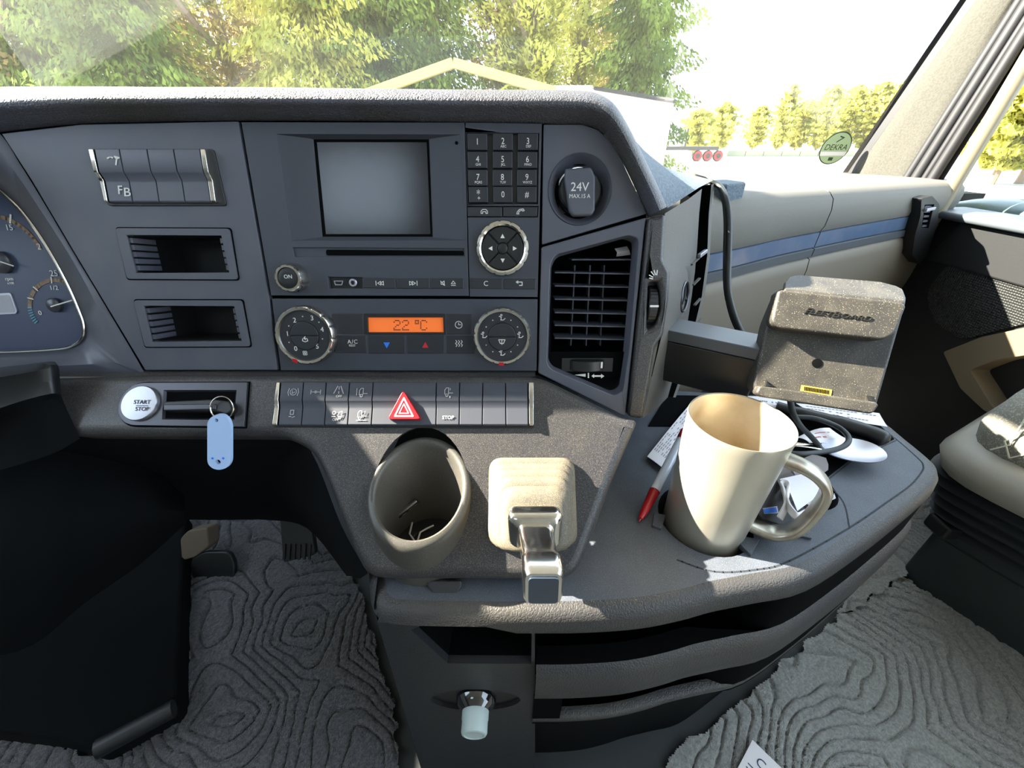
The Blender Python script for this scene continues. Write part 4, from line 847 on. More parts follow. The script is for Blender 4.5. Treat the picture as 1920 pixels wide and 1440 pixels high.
hp = cat([(MUGC.x+.89*r, MUGC.y-.45*r, z) for r, z in ((.036, .527), (.056, .524), (.070, .517), (.0785, .505), (.079, .482), (.074, .457), (.066, .445), (.055, .440), (.036, .443))], 5)
def ribbon(path, wd, th, up):
    P_ = [V(p) for p in path]; rows = []
    for i in range(len(P_)):
        t = (P_[min(i+1, len(P_)-1)]-P_[max(i-1, 0)]).normalized(); s_ = V(up); s_ = (s_-t*s_.dot(t)).normalized(); b = t.cross(s_)
        rows.append([P_[i]+s_*(wd/2*math.copysign(abs(math.cos(a))**.6, math.cos(a)))+b*(th/2*math.copysign(abs(math.sin(a))**.6, math.sin(a))) for a in [k*2*PI/16 for k in range(16)]])
    return rows
mb = MB(); mb.loft(ribbon(hp, .018, .0085, (.45, .89, 0)), True, False, True); part(mug, 'handle', mb, m_rust, ang=60)

# ---------------------------------------------------------------- things lying on the tray
pen = thing('ballpoint_pen', 'clear ballpoint pen with red grip leaning beside the mug', 'pen', onz(1200, 974, .434))
a, b = onz(1198, 978, .434), onz(1278, 822, .47); d = (b-a)
L_ = lambda t: a+d*t
mb = MB(); mb.tube([L_(-.0), L_(.03), L_(.035), L_(.12), L_(.33), L_(.34)], [.0006, .0010, .0022, .0040, .0053, .0056], 16); part(pen, 'grip', mb, m_red, label='red grip and tip')
mb = MB(); mb.tube([L_(.345), L_(.36), L_(.98)], [.0054, .005, .005], 14); part(pen, 'barrel', mb, m_clearpen)
mb = MB(); mb.tube([L_(.98), L_(1.1)], .0052, 14); part(pen, 'end_cap', mb, m_red)
def paper(name, px, z, label, lines, bend=.004, group=None, rot=0, m=m_paper, red=False):
    q = [onz(x, y, z) for x, y in px]; rows = []
    for i in range(7):
        t = i/6; l = q[0]+(q[3]-q[0])*t; r = q[1]+(q[2]-q[1])*t
        rows.append([l+(r-l)*(j/6)+V((0, 0, bend*math.sin(3.1*j/6+2*t)*.5+bend*.5)) for j in range(7)])
    t_ = thing(name, label, 'paper', q[0], group); mb = MB(); mb.loft(rows+[]); mb.loft([[p-V((0, 0, .0003)) for p in r] for r in rows]); part(t_, 'sheet', mb, m)
    def pt(u, v):
        x = min(max(u, 0), .999)*6; y = min(max(v, 0), .999)*6; i, j = int(y), int(x); f, g = y-i, x-j
        return (rows[i][j]*(1-f)*(1-g)+rows[i+1][j]*f*(1-g)+rows[i][j+1]*(1-f)*g+rows[i+1][j+1]*f*g)+V((0, 0, .0004))
    mb = MB()
    for (u0, u1, v, w_) in lines:
        n_ = max(2, int((u1-u0)*22))
        for i in range(n_):
            if RND.random() < .25: continue
            ua = u0+(u1-u0)*i/n_; ub = ua+(u1-u0)/n_*.7
            mb.add([pt(ua, v-w_), pt(ub, v-w_), pt(ub, v+w_), pt(ua, v+w_)], [(0, 1, 2, 3)], False)
    if mb.v: part(t_, 'print', mb, m_ink if not red else m_redprint, kind='stuff')
    return t_
tl = [(.1, .9, .08+.09*i, .014) for i in range(10)]
paper('till_receipt', [(1213, 858), (1300, 752), (1345, 780), (1248, 888)], .4325, 'white till receipt lying left of the mug by the pen', tl)
paper('till_receipt', [(1492, 757), (1648, 776), (1664, 800), (1520, 778)], .442, 'long white printed paper lying along the back edge of the tray', [(.08, .95, .25, .03), (.05, .6, .5, .03), (.1, .8, .75, .03)], .002)
paper('till_receipt', [(1492, 826), (1552, 808), (1600, 828), (1512, 842)], .440, 'crumpled receipt with red print under the black cable loop', [(.3, .8, .3, .03), (.2, .6, .6, .04)], .010, red=True)
paper('till_receipt', [(1400, 745), (1480, 752), (1490, 775), (1410, 770)], .440, 'scrap of white paper behind the mug rim', [(.1, .9, .4, .04)], .004)
cr = thing('crumpled_receipt', 'crumpled white receipt stuffed in the small round cup behind the mug handle', 'paper', CUP2)
mb = MB(); rows = []
for j in range(9):
    t = j/8; rows.append([CUP2+V((.026*math.cos(a)*(1+.18*math.sin(5*a+j)), .026*math.sin(a)*(1+.18*math.cos(3*a+j*1.3)), -.028+.05*t+.010*math.sin(2*a+1)*t))  for a in [k*2*PI/22*.82+.4 for k in range(22)]])
mb.loft(rows); part(cr, 'sheet', mb, m_paper, ang=25)
mb = MB(); q = [onz(x, y, .462) for x, y in ((1462, 898), (1525, 884), (1540, 925), (1495, 958))]; mb.loft([[q[0], q[1]], [(q[0]+q[3])/2+V((0, 0, .004)), (q[1]+q[2])/2+V((0, 0, .004))], [q[3], q[2]]]); part(cr, 'folded_flap', mb, m_paper)
mb = MB()
for i in range(7):
    a = onz(1532+i*5, 962-i*1.5+0, .452+.0006*i); b = onz(1527+i*5, 975-i*1.5, .450); mb.tube([a, b], .0004, 4)
lo = thing('white_loop', 'white looped plastic strip in the small cup beside the adapter', 'strip', onz(1475, 940, .45))
mb = MB(); mb.loft(ribbon(cat([onz(x, y, z) for x, y, z in ((1462, 972, .455), (1472, 950, .462), (1470, 925, .468), (1466, 910, .470), (1472, 905, .472), (1478, 915, .470), (1476, 935, .467), (1482, 955, .463), (1495, 968, .460), (1510, 962, .458))], 5), .007, .0025, (0, .6, .8)), True, False, True); part(lo, 'strip', mb, m_paper)
us = thing('usb_adapter', 'black wedge-shaped adapter with a blue USB port beside the mug', 'adapter', onz(1450, 965, .44))
UF = Frame(onz(1452, 950, .452), (.9, .43, 0), (-.25, .55, .8)); up = UF.locs([(1417, 962), (1440, 905), (1452, 898), (1483, 962), (1480, 975), (1462, 984), (1425, 973)])
mb = MB(UF); mb.prism(up, -.012, .003); part(us, 'housing', mb, m_black, bevel=.001)
mb = MB(UF); mb.prism(UF.locs([(1430, 953), (1457, 949), (1460, 962), (1433, 964)], .0032), .002, .0033); uport = part(us, 'port_frame', mb, m_satin)
mb = MB(UF); mb.prism(UF.locs([(1432, 955), (1455, 951), (1457.5, 960.5), (1435, 962.5)], .0036), .003, .0036); part(us, 'port_tongue', mb, m_blueprint, par=uport)
cb = thing('charging_cable', 'black charging cable looped over the spoon on the tray', 'cable', onz(1530, 840, .45))
mb = MB(); mb.tube(cat([dp(1481, 745, .44)] + [onz(x, y, z) for x, y, z in ((1487, 775, .50), (1502, 800, .475), (1520, 818, .46), (1535, 836, .448), (1538, 848, .444), (1520, 852, .443), (1490, 852, .441), (1460, 846, .44))], 5), .0032, 10); part(cb, 'strand', mb, m_wire)
mb = MB(); mb.tube(cat([onz(x, y, z) for x, y, z in ((1495, 782, .46), (1530, 785, .462), (1570, 800, .458), (1590, 818, .455), (1588, 832, .452), (1570, 842, .449), (1540, 848, .447), (1500, 851, .447), (1470, 849, .445))], 5), .0032, 10); part(cb, 'strand', mb, m_wire)
sp = thing('metal_spoon', 'shiny metal spoon lying bowl up at the right of the tray', 'spoon', onz(1600, 852, .436))
a, b = onz(1545, 850, .440), onz(1657, 850, .440); cS = (a+b)/2; ex = (b-a).normalized(); ey = V((-ex.y, ex.x, 0)); LX = (b-a).length/2
rows = []
for i in range(9):
    r = i/8; rows.append([cS+ex*(LX*r*math.cos(t)*(1-.10*math.cos(t)))+ey*(LX*.62*r*math.sin(t))+V((0, 0, .008*r*r-.002)) for t in [k*2*PI/36 for k in range(36)]])
r2 = [[p-V((0, 0, .0012)) for p in r] for r in rows[::-1]]
mb = MB(); mb.loft(rows+r2, True); part(sp, 'bowl', mb, m_satin, ang=60)
mb = MB(); mb.loft(ribbon(cat([cS-ex*LX*1.05+V((0, 0, .006)), cS-ex*(LX+.03)+ey*.004+V((0, 0, .010)), cS-ex*(LX+.09)+ey*.012+V((0, 0, .008))], 5), .008, .0016, (0, 1, 0)), True, False, True); part(sp, 'handle', mb, m_chrome)
bar = thing('black_handle', 'long rounded black handle lying across the back of the tray', 'handle', onz(1580, 800, .44))
mb = MB(); mb.tube(cat([onz(x, y, .444) for x, y in ((1455, 762), (1500, 775), (1560, 790), (1620, 808), (1655, 822), (1668, 828))], 5), [.0075]*5+[.0085]*6+[.0098]*6+[.0102]*4+[.0095, .008, .006, .003, .001], 14); part(bar, 'grip', mb, m_black, ang=60)

# ---------------------------------------------------------------- handheld cradle on its arm
dev = thing('device_cradle', 'dusty grey device cradle with raised lettering on a square arm', 'device cradle', DV.mat())
D = DV.locs
mb = MB(DV); mb.prism(rnd(D([(1466, 538), (1701, 568), (1684, 626), (1648, 752), (1640, 776), (1430, 744), (1411, 728), (1438, 605)]), .004), -.022, 0); part(dev, 'back_plate', mb, m_device, bevel=.003, seg=3)
ob_ = rnd(D([(1467, 543), (1692, 566), (1701, 573), (1680, 626), (1657, 638), (1462, 616), (1446, 604), (1459, 546)], .016), .004)
mb = MB(DV); n_ = len(ob_); mb.prism(ob_, -.002, .016); part(dev, 'upper_block', mb, m_device, bevel=.004, seg=4)
top = [DV.hit(*p) for p in ((1470, 542, .0145), (1698, 564, .0145), (1699, 556, .006), (1694, 542, -.006), (1680, 534, -.008), (1651, 526, -.009), (1497, 514, -.009), (1480, 518, -.007), (1470, 529, .002))]
mb = MB(); mb.loft([[p-DV.Y*.008 for p in top], top], True, False, True); part(dev, 'lid', mb, m_device, bevel=.002, seg=3)
mb = MB(DV); mb.prism(rnd(D([(1424, 723), (1644, 754), (1649, 760), (1637, 777), (1430, 745), (1417, 738)], .010), .003), -.004, .010); part(dev, 'bottom_ledge', mb, m_device, bevel=.0025, seg=3)
c = DV.loc(1532, 681); kk = DV.mpp(1532, 681)
mb = MB(DV); mb.lathe((c[0], c[1], 0), (0, 0, 1), [(10*kk, 0), (10*kk, .0005), (8*kk, .0006)], 20); part(dev, 'screw_hole', mb, m_void)
mb = MB(DV); t0 = DV.loc(1571, 590, .02)
a1 = DV.loc(1505, 584, .02); b1 = DV.loc(1640, 600, .02); rot = math.atan2(b1[1]-a1[1], b1[0]-a1[0])
for s_, x, y, hp_ in (('F', 1512, 583, 13), ('LEET', 1537, 587, 9.8), ('B', 1565, 590, 13), ('OARD', 1603, 595, 9.8)): mb.text(s_, x, y, hp_, .0162, sx=1.5 if len(s_) > 1 else 1.35, shear=.35, ext=.0007, rot=rot)
part(dev, 'raised_lettering', mb, mat('lettering', lin(30, 29, 27), .4))
mb = MB(DV); mb.prism(D([(1503, 722), (1560, 731), (1558, 742), (1501, 733)], .0005), .0002, .0006); st_ = part(dev, 'barcode_label', mb, mat('label_yellow', lin(215, 180, 60), .6), label='small yellow barcode label')
mb = MB(DV)
for i in range(16): x = 1508+i*3; y = 724.5+i*.47; mb.fill([(x, y), (x+1.6, y+.2), (x+1.2, y+8), (x-.4, y+7.8)], .0007)
part(dev, 'barcode', mb, m_void, par=st_, kind='stuff')
mb = MB(DV); mb.prism(D([(1438, 712), (1442, 722), (1452, 724), (1436, 724)], .004), -.001, .004); part(dev, 'catch', mb, m_black)
mb = MB(DV); mb.prism(D([(1632, 742), (1636, 752), (1640, 754), (1640, 744)], .006), -.001, .006); part(dev, 'catch', mb, m_black)
A0 = V((.158, .366, .597)); dv_ = V((.85, -.52, 0)).normalized(); wv = V((.022, .030, 0)); dn = V((0, .0, -.058))
def armbox(z0, z1, ex=0):
    p = [A0-dv_*.01-wv.normalized()*ex, A0+dv_*.082-wv.normalized()*ex, A0+dv_*.082+wv, A0-dv_*.01+wv]
    return [V((q.x, q.y, z0)) for q in p]+[V((q.x, q.y, z1)) for q in p]
mb = MB(); mb.hexa(armbox(.540, .585)); part(dev, 'arm', mb, m_black, bevel=.0015)
mb = MB(); mb.hexa(armbox(.5855, .597, .0006)); part(dev, 'arm_cover', mb, mat('arm_cover', lin(66, 70, 76), .45), bevel=.0012)

# ---------------------------------------------------------------- floor: carpets, pedals, card
import numpy as np
def inside(poly, x, y):
    r = np.zeros(x.shape, bool); n = len(poly); j = n-1
    for i in range(n):
        xi, yi = poly[i]; xj, yj = poly[j]
        c = ((yi > y) != (yj > y)) & (x < (xj-xi)*(y-yi)/(yj-yi+1e-12)+xi); r ^= c; j = i
    return r
def vnoise(x, y, seed):
    rs = np.random.RandomState(seed); g = rs.rand(64, 64)
    xi = np.floor(x).astype(int); yi = np.floor(y).astype(int); fx = x-xi; fy = y-yi; fx = fx*fx*(3-2*fx); fy = fy*fy*(3-2*fy)
    a = g[xi % 64, yi % 64]; b = g[(xi+1) % 64, yi % 64]; c = g[xi % 64, (yi+1) % 64]; d = g[(xi+1) % 64, (yi+1) % 64]
    return (a*(1-fx)+b*fx)*(1-fy)+(c*(1-fx)+d*fx)*fy
def carpet(name, px, label, m, seed, ang, base=.004, step=.0022, freq=1):
    poly = [tuple(onz(x, y, base+.006).xy) for x, y in px]
    x0 = min(p[0] for p in poly); x1 = max(p[0] for p in poly); y0 = min(p[1] for p in poly); y1 = max(p[1] for p in poly)
    nx = int((x1-x0)/step)+2; ny = int((y1-y0)/step)+2
    X, Y = np.meshgrid(x0+np.arange(nx)*step, y0+np.arange(ny)*step, indexing='ij')
    ragx = X+(vnoise(X*70, Y*70, seed+5)-.5)*.014; ragy = Y+(vnoise(X*70+9, Y*70, seed+6)-.5)*.014
    ok = inside(poly, ragx, ragy)
    ca, sa = math.cos(ang), math.sin(ang); u = X*ca+Y*sa; v = -X*sa+Y*ca
    # wood-grain contour: bands of a stretched smooth field
    fld = .62*u + .16*(vnoise(u*6.5+3, v*3.4+7, seed)-.5)*2 + .05*np.abs(((v*3.0+vnoise(u*3, v*3, seed+1)*1.1) % 1.0)-.5)*3.2 + .016*vnoise(u*30, v*30, seed+2)
    s_ = np.abs(np.sin(fld*PI/.024*freq)); pile = np.minimum(1, s_*2.6)**.7
    rs = np.random.RandomState(seed+9)
    Z = base + .0085*pile + .0022*(vnoise(X*260, Y*260, seed+3)-.5) + .0016*(rs.rand(*X.shape)-.5) + .004*(vnoise(X*14, Y*14, seed+4)-.5)
    idx = -np.ones(X.shape, int); k = ok.sum(); idx[ok] = np.arange(k)
    vs = np.stack([X[ok], Y[ok], Z[ok]], 1)
    q = ok[:-1, :-1] & ok[1:, :-1] & ok[1:, 1:] & ok[:-1, 1:]
    fs = np.stack([idx[:-1, :-1][q], idx[1:, :-1][q], idx[1:, 1:][q], idx[:-1, 1:][q]], 1)
    me = bpy.data.meshes.new(name); me.from_pydata(vs.tolist(), [], fs.tolist()); me.shade_smooth(); me.materials.append(m)
    o = bpy.data.objects.new(name, me); COL.objects.link(o); tag(o, label, 'carpet', 'cut carpet pieces on the cab floor'); return o
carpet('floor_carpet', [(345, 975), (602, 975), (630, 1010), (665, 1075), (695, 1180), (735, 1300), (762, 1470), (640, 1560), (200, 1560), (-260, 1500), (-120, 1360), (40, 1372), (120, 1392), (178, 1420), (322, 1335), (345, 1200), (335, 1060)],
       'grey contour-patterned carpet in the driver footwell left of the console', m_carpet_shaded, 3, .75)
carpet('floor_carpet', [(1210, 1470), (1265, 1412), (1330, 1360), (1430, 1278), (1500, 1210), (1562, 1162), (1600, 1140), (1690, 1078), (1760, 1118), (1850, 1175), (1950, 1245), (2060, 1330), (2060, 1620), (1210, 1620)],
       'light grey contour-patterned carpet right of the console, in the lower corner', m_carpet, 21, .12)
carpet('floor_carpet', [(1568, 1150), (1600, 1095), (1650, 1030), (1715, 950), (1762, 868), (1830, 900), (1790, 980), (1700, 1075), (1620, 1130)],
       'narrow carpet piece between the console and the passenger seat base', m_carpet, 33, .9, .012)
pd = thing('brake_pedal', 'dark rounded brake pedal with a pale upper arm under the dashboard', 'pedal', onz(400, 1090, .12))
PDF = Frame(dp(395, 1075, .80), (1, 0, 0), (0, .5, .85))
mb = MB(PDF); mb.prism(rnd(PDF.locs([(356, 1050), (380, 1035), (430, 1035), (440, 1060), (436, 1095), (400, 1108), (360, 1100)]), .012), -.012, 0); part(pd, 'pad', mb, m_black, bevel=.003)
mb = MB(PDF); mb.prism(rnd(PDF.locs([(337, 1010), (352, 995), (388, 990), (391, 1025), (365, 1045), (340, 1052)], .002), .006), -.03, .002); part(pd, 'arm', mb, mat('pedal_arm', lin(96, 84, 70), .6), bevel=.003, label='pale beige upper arm')
ac = thing('accelerator_pedal', 'dark ribbed accelerator pedal against the front wall of the footwell', 'pedal', onz(560, 1040, .1))
ACF = Frame(dp(560, 1012, .80), (1, 0, 0), (0, .6, .8))
mb = MB(ACF); mb.prism(rnd(ACF.locs([(524, 972), (582, 970), (592, 1040), (530, 1056)]), .008), -.014, 0); part(ac, 'pad', mb, m_black, bevel=.003)
for i in range(6):
    mb = MB(ACF); a = ACF.loc(534+i*9.5, 1030); mb.box((a[0], a[1]-.004, .001), (.004, .03, .004)); part(ac, 'rib', mb, m_black)
fb = thing('floor_cover', 'black angular floor cover left of the footwell carpet', 'floor cover', onz(180, 1300, 0))
FZ = Frame((0, 0, 0), (1, 0, 0), (0, 1, 0)); pp = [onz(x, y, .05) for x, y in ((348, 960), (338, 1180), (330, 1325), (180, 1408), (110, 1385), (-200, 1350), (-200, 960))]
mb = MB(FZ); mb.prism([(p.x, p.y) for p in pp], 0, .05); part(fb, 'shell', mb, m_dark, bevel=.008, seg=3)
a, b = onz(182, 1405, .055), onz(326, 1328, .055); mb = MB(); mb.tube([a, b], .012, 10); part(fb, 'front_bar', mb, m_black)
card = thing('printed_card', 'white printed card lying on the right carpet at the bottom edge', 'card', onz(1420, 1425, .02))
q = [onz(x, y, z) for x, y, z in ((1411, 1387, .022), (1478, 1452, .02), (1400, 1530, .02), (1335, 1470, .022))]
KF = Frame(q[0], (q[1]-q[0]), (q[0]-q[3]))
lx = (q[1]-q[0]).length; ly = (q[3]-q[0]).length
mb = MB(KF); mb.prism([(0, 0), (0, -ly), (lx, -ly), (lx, 0)], -.0006, 0); part(card, 'sheet', mb, m_paper)
mb = MB(KF); mb.text('CAR', 0, 0, 0, .0003, loc=(lx*.62, -ly*.2), size=.017); mb.text('PARKING INFO', 0, 0, 0, .0003, loc=(lx*.5, -ly*.08), size=.004) if False else None
for i in range(4): mb.stroke([(lx*.15, -ly*(.34+.06*i)), (lx*(.8-.1*(i % 2)), -ly*(.34+.06*i))], .0014, .0002)
part(card, 'print', mb, mat('navy_print', lin(40, 45, 80), .6), kind='stuff')
# ---------------------------------------------------------------- passenger dashboard
pdb = thing('passenger_dashboard', 'beige-grey passenger dashboard with a blue trim stripe and soft rounded top', 'dashboard', V((.6, .85, .3)))
PLN = [V((.10, .515, 0)), V((.20, .572, 0)), V((.28, .618, 0)), V((.357, .663, 0)), V((.46, .73, 0)), V((.566, .792, 0)), V((.70, .868, 0)), V((.84, .945, 0)), V((.967, 1.015, 0)), V((1.08, 1.075, 0))]
PL = cat(PLN, 4); PN = normals(PL)
def pr(prof, i0=0, i1=None):
    R_ = pr0(prof, i0, i1)
    if i0: R_ = [[r[0]+(r[1]-r[0]).normalized()*.003]+r[1:] for r in R_]
    return R_
def pr0(prof, i0=0, i1=None): return [[V((p.x+n.x*o_, p.y+n.y*o_, z+(dz*(.5-(j+i0)/len(PL)) if dz else 0))) for j, (p, n) in enumerate(zip(PL[i0:i1], PN[i0:i1]))] for o_, z, dz in prof]
sx = 20+1       # seam station (x about .56)
up = [(.012, .612, 0), (.016, .622, 0), (.017, .65, .01), (.013, .668, .02), (.004, .678, .022), (-.012, .684, .024), (-.04, .687, .024)]
for i0, i1 in ((0, sx), (sx-1, 37)):
    mb = MB(); rows = pr(up, i0, i1)
    mb.loft(rows); part(pdb, 'upper_pad', mb, m_pass_up, ang=60)
    mb = MB(); mb.loft(pr([(.010, .611, 0), (.013, .610, 0), (.012, .5835, 0), (.008, .582, 0)], i0, i1)); part(pdb, 'trim_stripe', mb, m_stripe, ang=40)
    mb = MB(); mb.loft(pr([(.008, .582, 0), (.014, .580, 0), (.013, .566, 0), (.006, .563, 0)], i0, i1)); part(pdb, 'trim_lip', mb, m_stripe_lip, ang=40)
    mb = MB(); mb.loft(pr([(.004, .565, 0), (.012, .560, 0), (.014, .54, 0), (.010, .45, 0), (.0, .36, 0), (-.02, .30, 0), (-.06, .27, 0)], i0, i1)); part(pdb, 'glovebox_front', mb, m_pass_lo, ang=60)
mb = MB(); mb.loft([[p+V((-.01, .02, z-.001)) for p, z in zip(PL, [0]*len(PL))] for z in (.30, .66)]); part(pdb, 'backing', mb, m_void)
tp = pr([(-.04, .687, .024)]); mb = MB(); mb.loft([tp[0], [V((p.x*1.0+.0, 1.30 if p.y < 1.25 else p.y+.1, .675)) for p in tp[0]]]); part(pdb, 'top_surface', mb, m_pass_up)
mb = MB(); a = onz(1345, 343, .70); mb.prism([(.30, .62), (.345, .655), (.335, .70), (.28, .68)], .66, .705); part(pdb, 'top_corner', mb, m_slope, bevel=.004)
# right-hand vent in the dashboard end
ev = thing('side_vent', 'narrow upright air vent at the far right end of the passenger dashboard', 'air vent', V((.97, 1.0, .6)))
VF = Frame(V((.985, 1.012, .6)), (.877, .48, 0), (0, 0, 1)); vl_ = VF.locs
mb = MB(VF); mb.plate(rnd(vl_([(1728, 372), (1748, 367), (1762, 383), (1758, 420), (1738, 480), (1724, 496), (1710, 478), (1716, 440), (1726, 405)], .022), .008), [vl_([(1734, 384), (1752, 383), (1741, 428), (1728, 428)], .022)], 0, .022); part(ev, 'housing', mb, m_black, bevel=.003)
mb = MB(VF); mb.prism(vl_([(1730, 378), (1756, 378), (1745, 434), (1724, 434)], .004), 0, .004); part(ev, 'duct', mb, m_void)
for i in range(5):
    mb = MB(VF); y = 388+i*9; a = vl_([(1735-i*1.3, y), (1752-i*2.4, y-1)], .018); mb.stroke(a, .004, .008, th=.010); part(ev, 'slat', mb, m_panel)
mb = MB(VF); mb.stroke(vl_([(1737, 394), (1752, 391)], .026), .006, .02, th=.008); part(ev, 'lever', mb, m_satin, bevel=.001, label='small chrome lever')
# flat cable hanging over the end of the centre stack
wb = thing('flat_cable', 'black cable hanging down between the centre stack and passenger dashboard', 'cable', V((.26, .5, .6)))
mb = MB(); mb.tube(cat([dp(x, y, d) for x, y, d in ((1334, 342, .50), (1350, 350, .495), (1362, 375, .48), (1367, 420, .475), (1366, 480, .465), (1365, 540, .455), (1373, 580, .45), (1384, 610, .45), (1396, 632, .455))], 5), .0034, 10); part(wb, 'strand', mb, m_wire)
mb = MB(); mb.tube(cat([dp(x, y, d) for x, y, d in ((1330, 340, .508), (1346, 347, .502), (1357, 375, .487), (1361, 420, .482), (1360, 480, .472), (1361, 540, .462), (1370, 585, .457), (1380, 612, .457), (1390, 630, .462))], 5), .0026, 8); part(wb, 'strand', mb, m_wire)

# ---------------------------------------------------------------- door, pillar, glass
door = thing('door_1', 'passenger door with speaker grille, beige grab handle and wide sill', None, V((1.05, .7, 0)), kind='structure')
DX = Frame((1.05, 0, 0), (0, -1, 0), (0, 0, 1))     # local u = -y, v = z, normal towards -x
def dpx(px, h=0): return DX.locs(px, h)
mb = MB(DX); mb.prism([(-1.2, 0), (.6, 0), (.6, .605), (-1.2, .605)], -.06, 0); part(door, 'panel', mb, m_door)
mb = MB(DX); mb.prism([(-1.10, .595), (.6, .595), (.6, .612), (-1.10, .612)], -.10, .03); part(door, 'sill', mb, m_stripe_lip, bevel=.008, seg=3)
mb = MB(DX); mb.prism([(-1.02, .50), (.6, .50), (.6, .596), (-.985, .596)], -.01, .012); part(door, 'upper_pad', mb, m_door, bevel=.006)
mb = MB(DX); mb.prism(rnd(dpx([(1735, 545), (1790, 478), (1850, 482), (1960, 510), (1960, 600), (1890, 615), (1800, 640), (1745, 600)], .006), .03), -.01, .006); part(door, 'speaker_grille', mb, m_grille, bevel=.002)
mb = MB(DX); mb.plate(rnd(dpx([(1768, 660), (1840, 632), (1960, 606), (1960, 800), (1880, 785), (1845, 770), (1800, 728)], .045), .006), [rnd(dpx([(1818, 694), (1870, 674), (1950, 662), (1950, 780), (1880, 772), (1862, 764)], .045), .01)], .0, .045); part(door, 'grab_handle', mb, m_handle, bevel=.006, seg=3)
mb = MB(DX); mb.prism(dpx([(1770, 664), (1960, 612), (1960, 800), (1885, 786), (1805, 728)], .004), -.002, .004); part(door, 'handle_recess', mb, m_door)
def ext(b, t, k): return b+(t-b)*k
Lb, Lt = onx(1590, 326, .955), onx(1822, 0, 1.00)
lines = [(onx(1588, 326, .95), onx(1812, 0, 1.0)), (onx(1600, 324, .955), onx(1826, 0, 1.005)), (onx(1650, 330, .975), onx(1872, 0, 1.015)), (onx(1692, 338, .99), onx(1908, 0, 1.03)), (onx(1757, 360, 1.02), onx(1986, 0, 1.05))]
def strip(l0, l1, off0=0, off1=0, n=8):
    r0 = []; r1 = []
    for i in range(n+1):
        k_ = -.15+i/n*3.6; r0.append(ext(l0[0], l0[1], k_)); r1.append(ext(l1[0], l1[1], k_))
    return r0, r1
pil = thing('trim_1', 'grey fabric windscreen pillar with black seals on the passenger side', None, lines[1][0], kind='structure')
r0, r1 = strip(lines[1], lines[2]); _, r2 = strip(lines[2], lines[3]); 
mid1 = [(a+b)/2+V((-.006, -.008, 0)) for a, b in zip(r0, r1)]
mb = MB(); mb.loft([[p+V((.02, .03, 0)) for p in r0], r0, mid1, r1, [(a+b)/2+V((-.004, -.006, 0)) for a, b in zip(r1, r2)], r2, [p+V((.03, .02, 0)) for p in r2]]); part(pil, 'pillar_cover', mb, m_pillar, ang=50)
g0, _ = strip(lines[0], lines[1]); mb = MB(); mb.loft([g0, [p+V((.0, -.004, 0)) for p in r0], [p+V((.01, .03, 0)) for p in r0], [p+V((0, .02, 0)) for p in g0]], True); part(pil, 'gasket', mb, m_seal)
for k_, rr in ((.08, .010), (.30, .012), (.52, .008), (.70, .011)):
    s_ = [a+(b-a)*k_ for a, b in zip(*strip(lines[3], lines[4]))]; mb = MB(); mb.tube(s_, rr, 10); part(pil, 'seal', mb, m_seal)
s0_, s1_ = strip(lines[3], lines[4]); mb = MB(); mb.loft([[p+V((.012, .02, 0)) for p in s0_], [p+V((.012, .015, 0)) for p in s1_]]); part(pil, 'seal_bed', mb, m_seal)
fl = (onx(1772, 372, 1.03), onx(1994, 0, 1.06)); s2_, _ = strip(fl, fl); mb = MB(); mb.tube(s2_, .016, 10); part(pil, 'door_frame', mb, m_doorframe)
m_glass = bpy.data.materials.new('window_glass'); m_glass.use_nodes = True; nt = m_glass.node_tree; nt.nodes.clear()
o_ = nt.nodes.new('ShaderNodeOutputMaterial'); tr = nt.nodes.new('ShaderNodeBsdfTransparent'); tr.inputs[0].default_value = (.97, .98, .97, 1); gs = nt.nodes.new('ShaderNodeBsdfGlossy'); gs.inputs['Roughness'].default_value = .02
mx = nt.nodes.new('ShaderNodeMixShader'); lw = nt.nodes.new('ShaderNodeLayerWeight'); lw.inputs[0].default_value = .5; pw = nt.nodes.new('ShaderNodeMath'); pw.operation = 'POWER'; pw.inputs[1].default_value = 5; fz = nt.nodes.new('ShaderNodeMath'); fz.operation = 'MULTIPLY_ADD'; fz.inputs[1].default_value = .92; fz.inputs[2].default_value = .05; nt.links.new(lw.outputs['Facing'], pw.inputs[0]); nt.links.new(pw.outputs[0], fz.inputs[0])
nt.links.new(fz.outputs[0], mx.inputs[0]); nt.links.new(tr.outputs[0], mx.inputs[1]); nt.links.new(gs.outputs[0], mx.inputs[2])
dt = nt.nodes.new('ShaderNodeBsdfTranslucent'); dt.inputs[0].default_value = (.9, .88, .8, 1); mx2 = nt.nodes.new('ShaderNodeMixShader'); mx2.inputs[0].default_value = .016   # thin translucent film, added for the hazy veil of glare
nt.links.new(mx.outputs[0], mx2.inputs[1]); nt.links.new(dt.outputs[0], mx2.inputs[2]); nt.links.new(mx2.outputs[0], o_.inputs[0])
def wsy(z): return 1.285-.2*(z-.675)
mb = MB(); mb.loft([[V((x, wsy(.66), .66)) for x in (-1.28, .955)], [V((x, wsy(1.85), 1.85)) for x in (-1.28, 1.10)]]); o = mb.obj('window_1', m_glass); o['kind'] = 'structure'
mb = MB(); mb.loft([[V((1.075, y, .60)) for y in (1.08, -.4)], [V((1.075, y, 1.7)) for y in (.62, -.4)]]); o = mb.obj('window_2', m_glass); o['kind'] = 'structure'
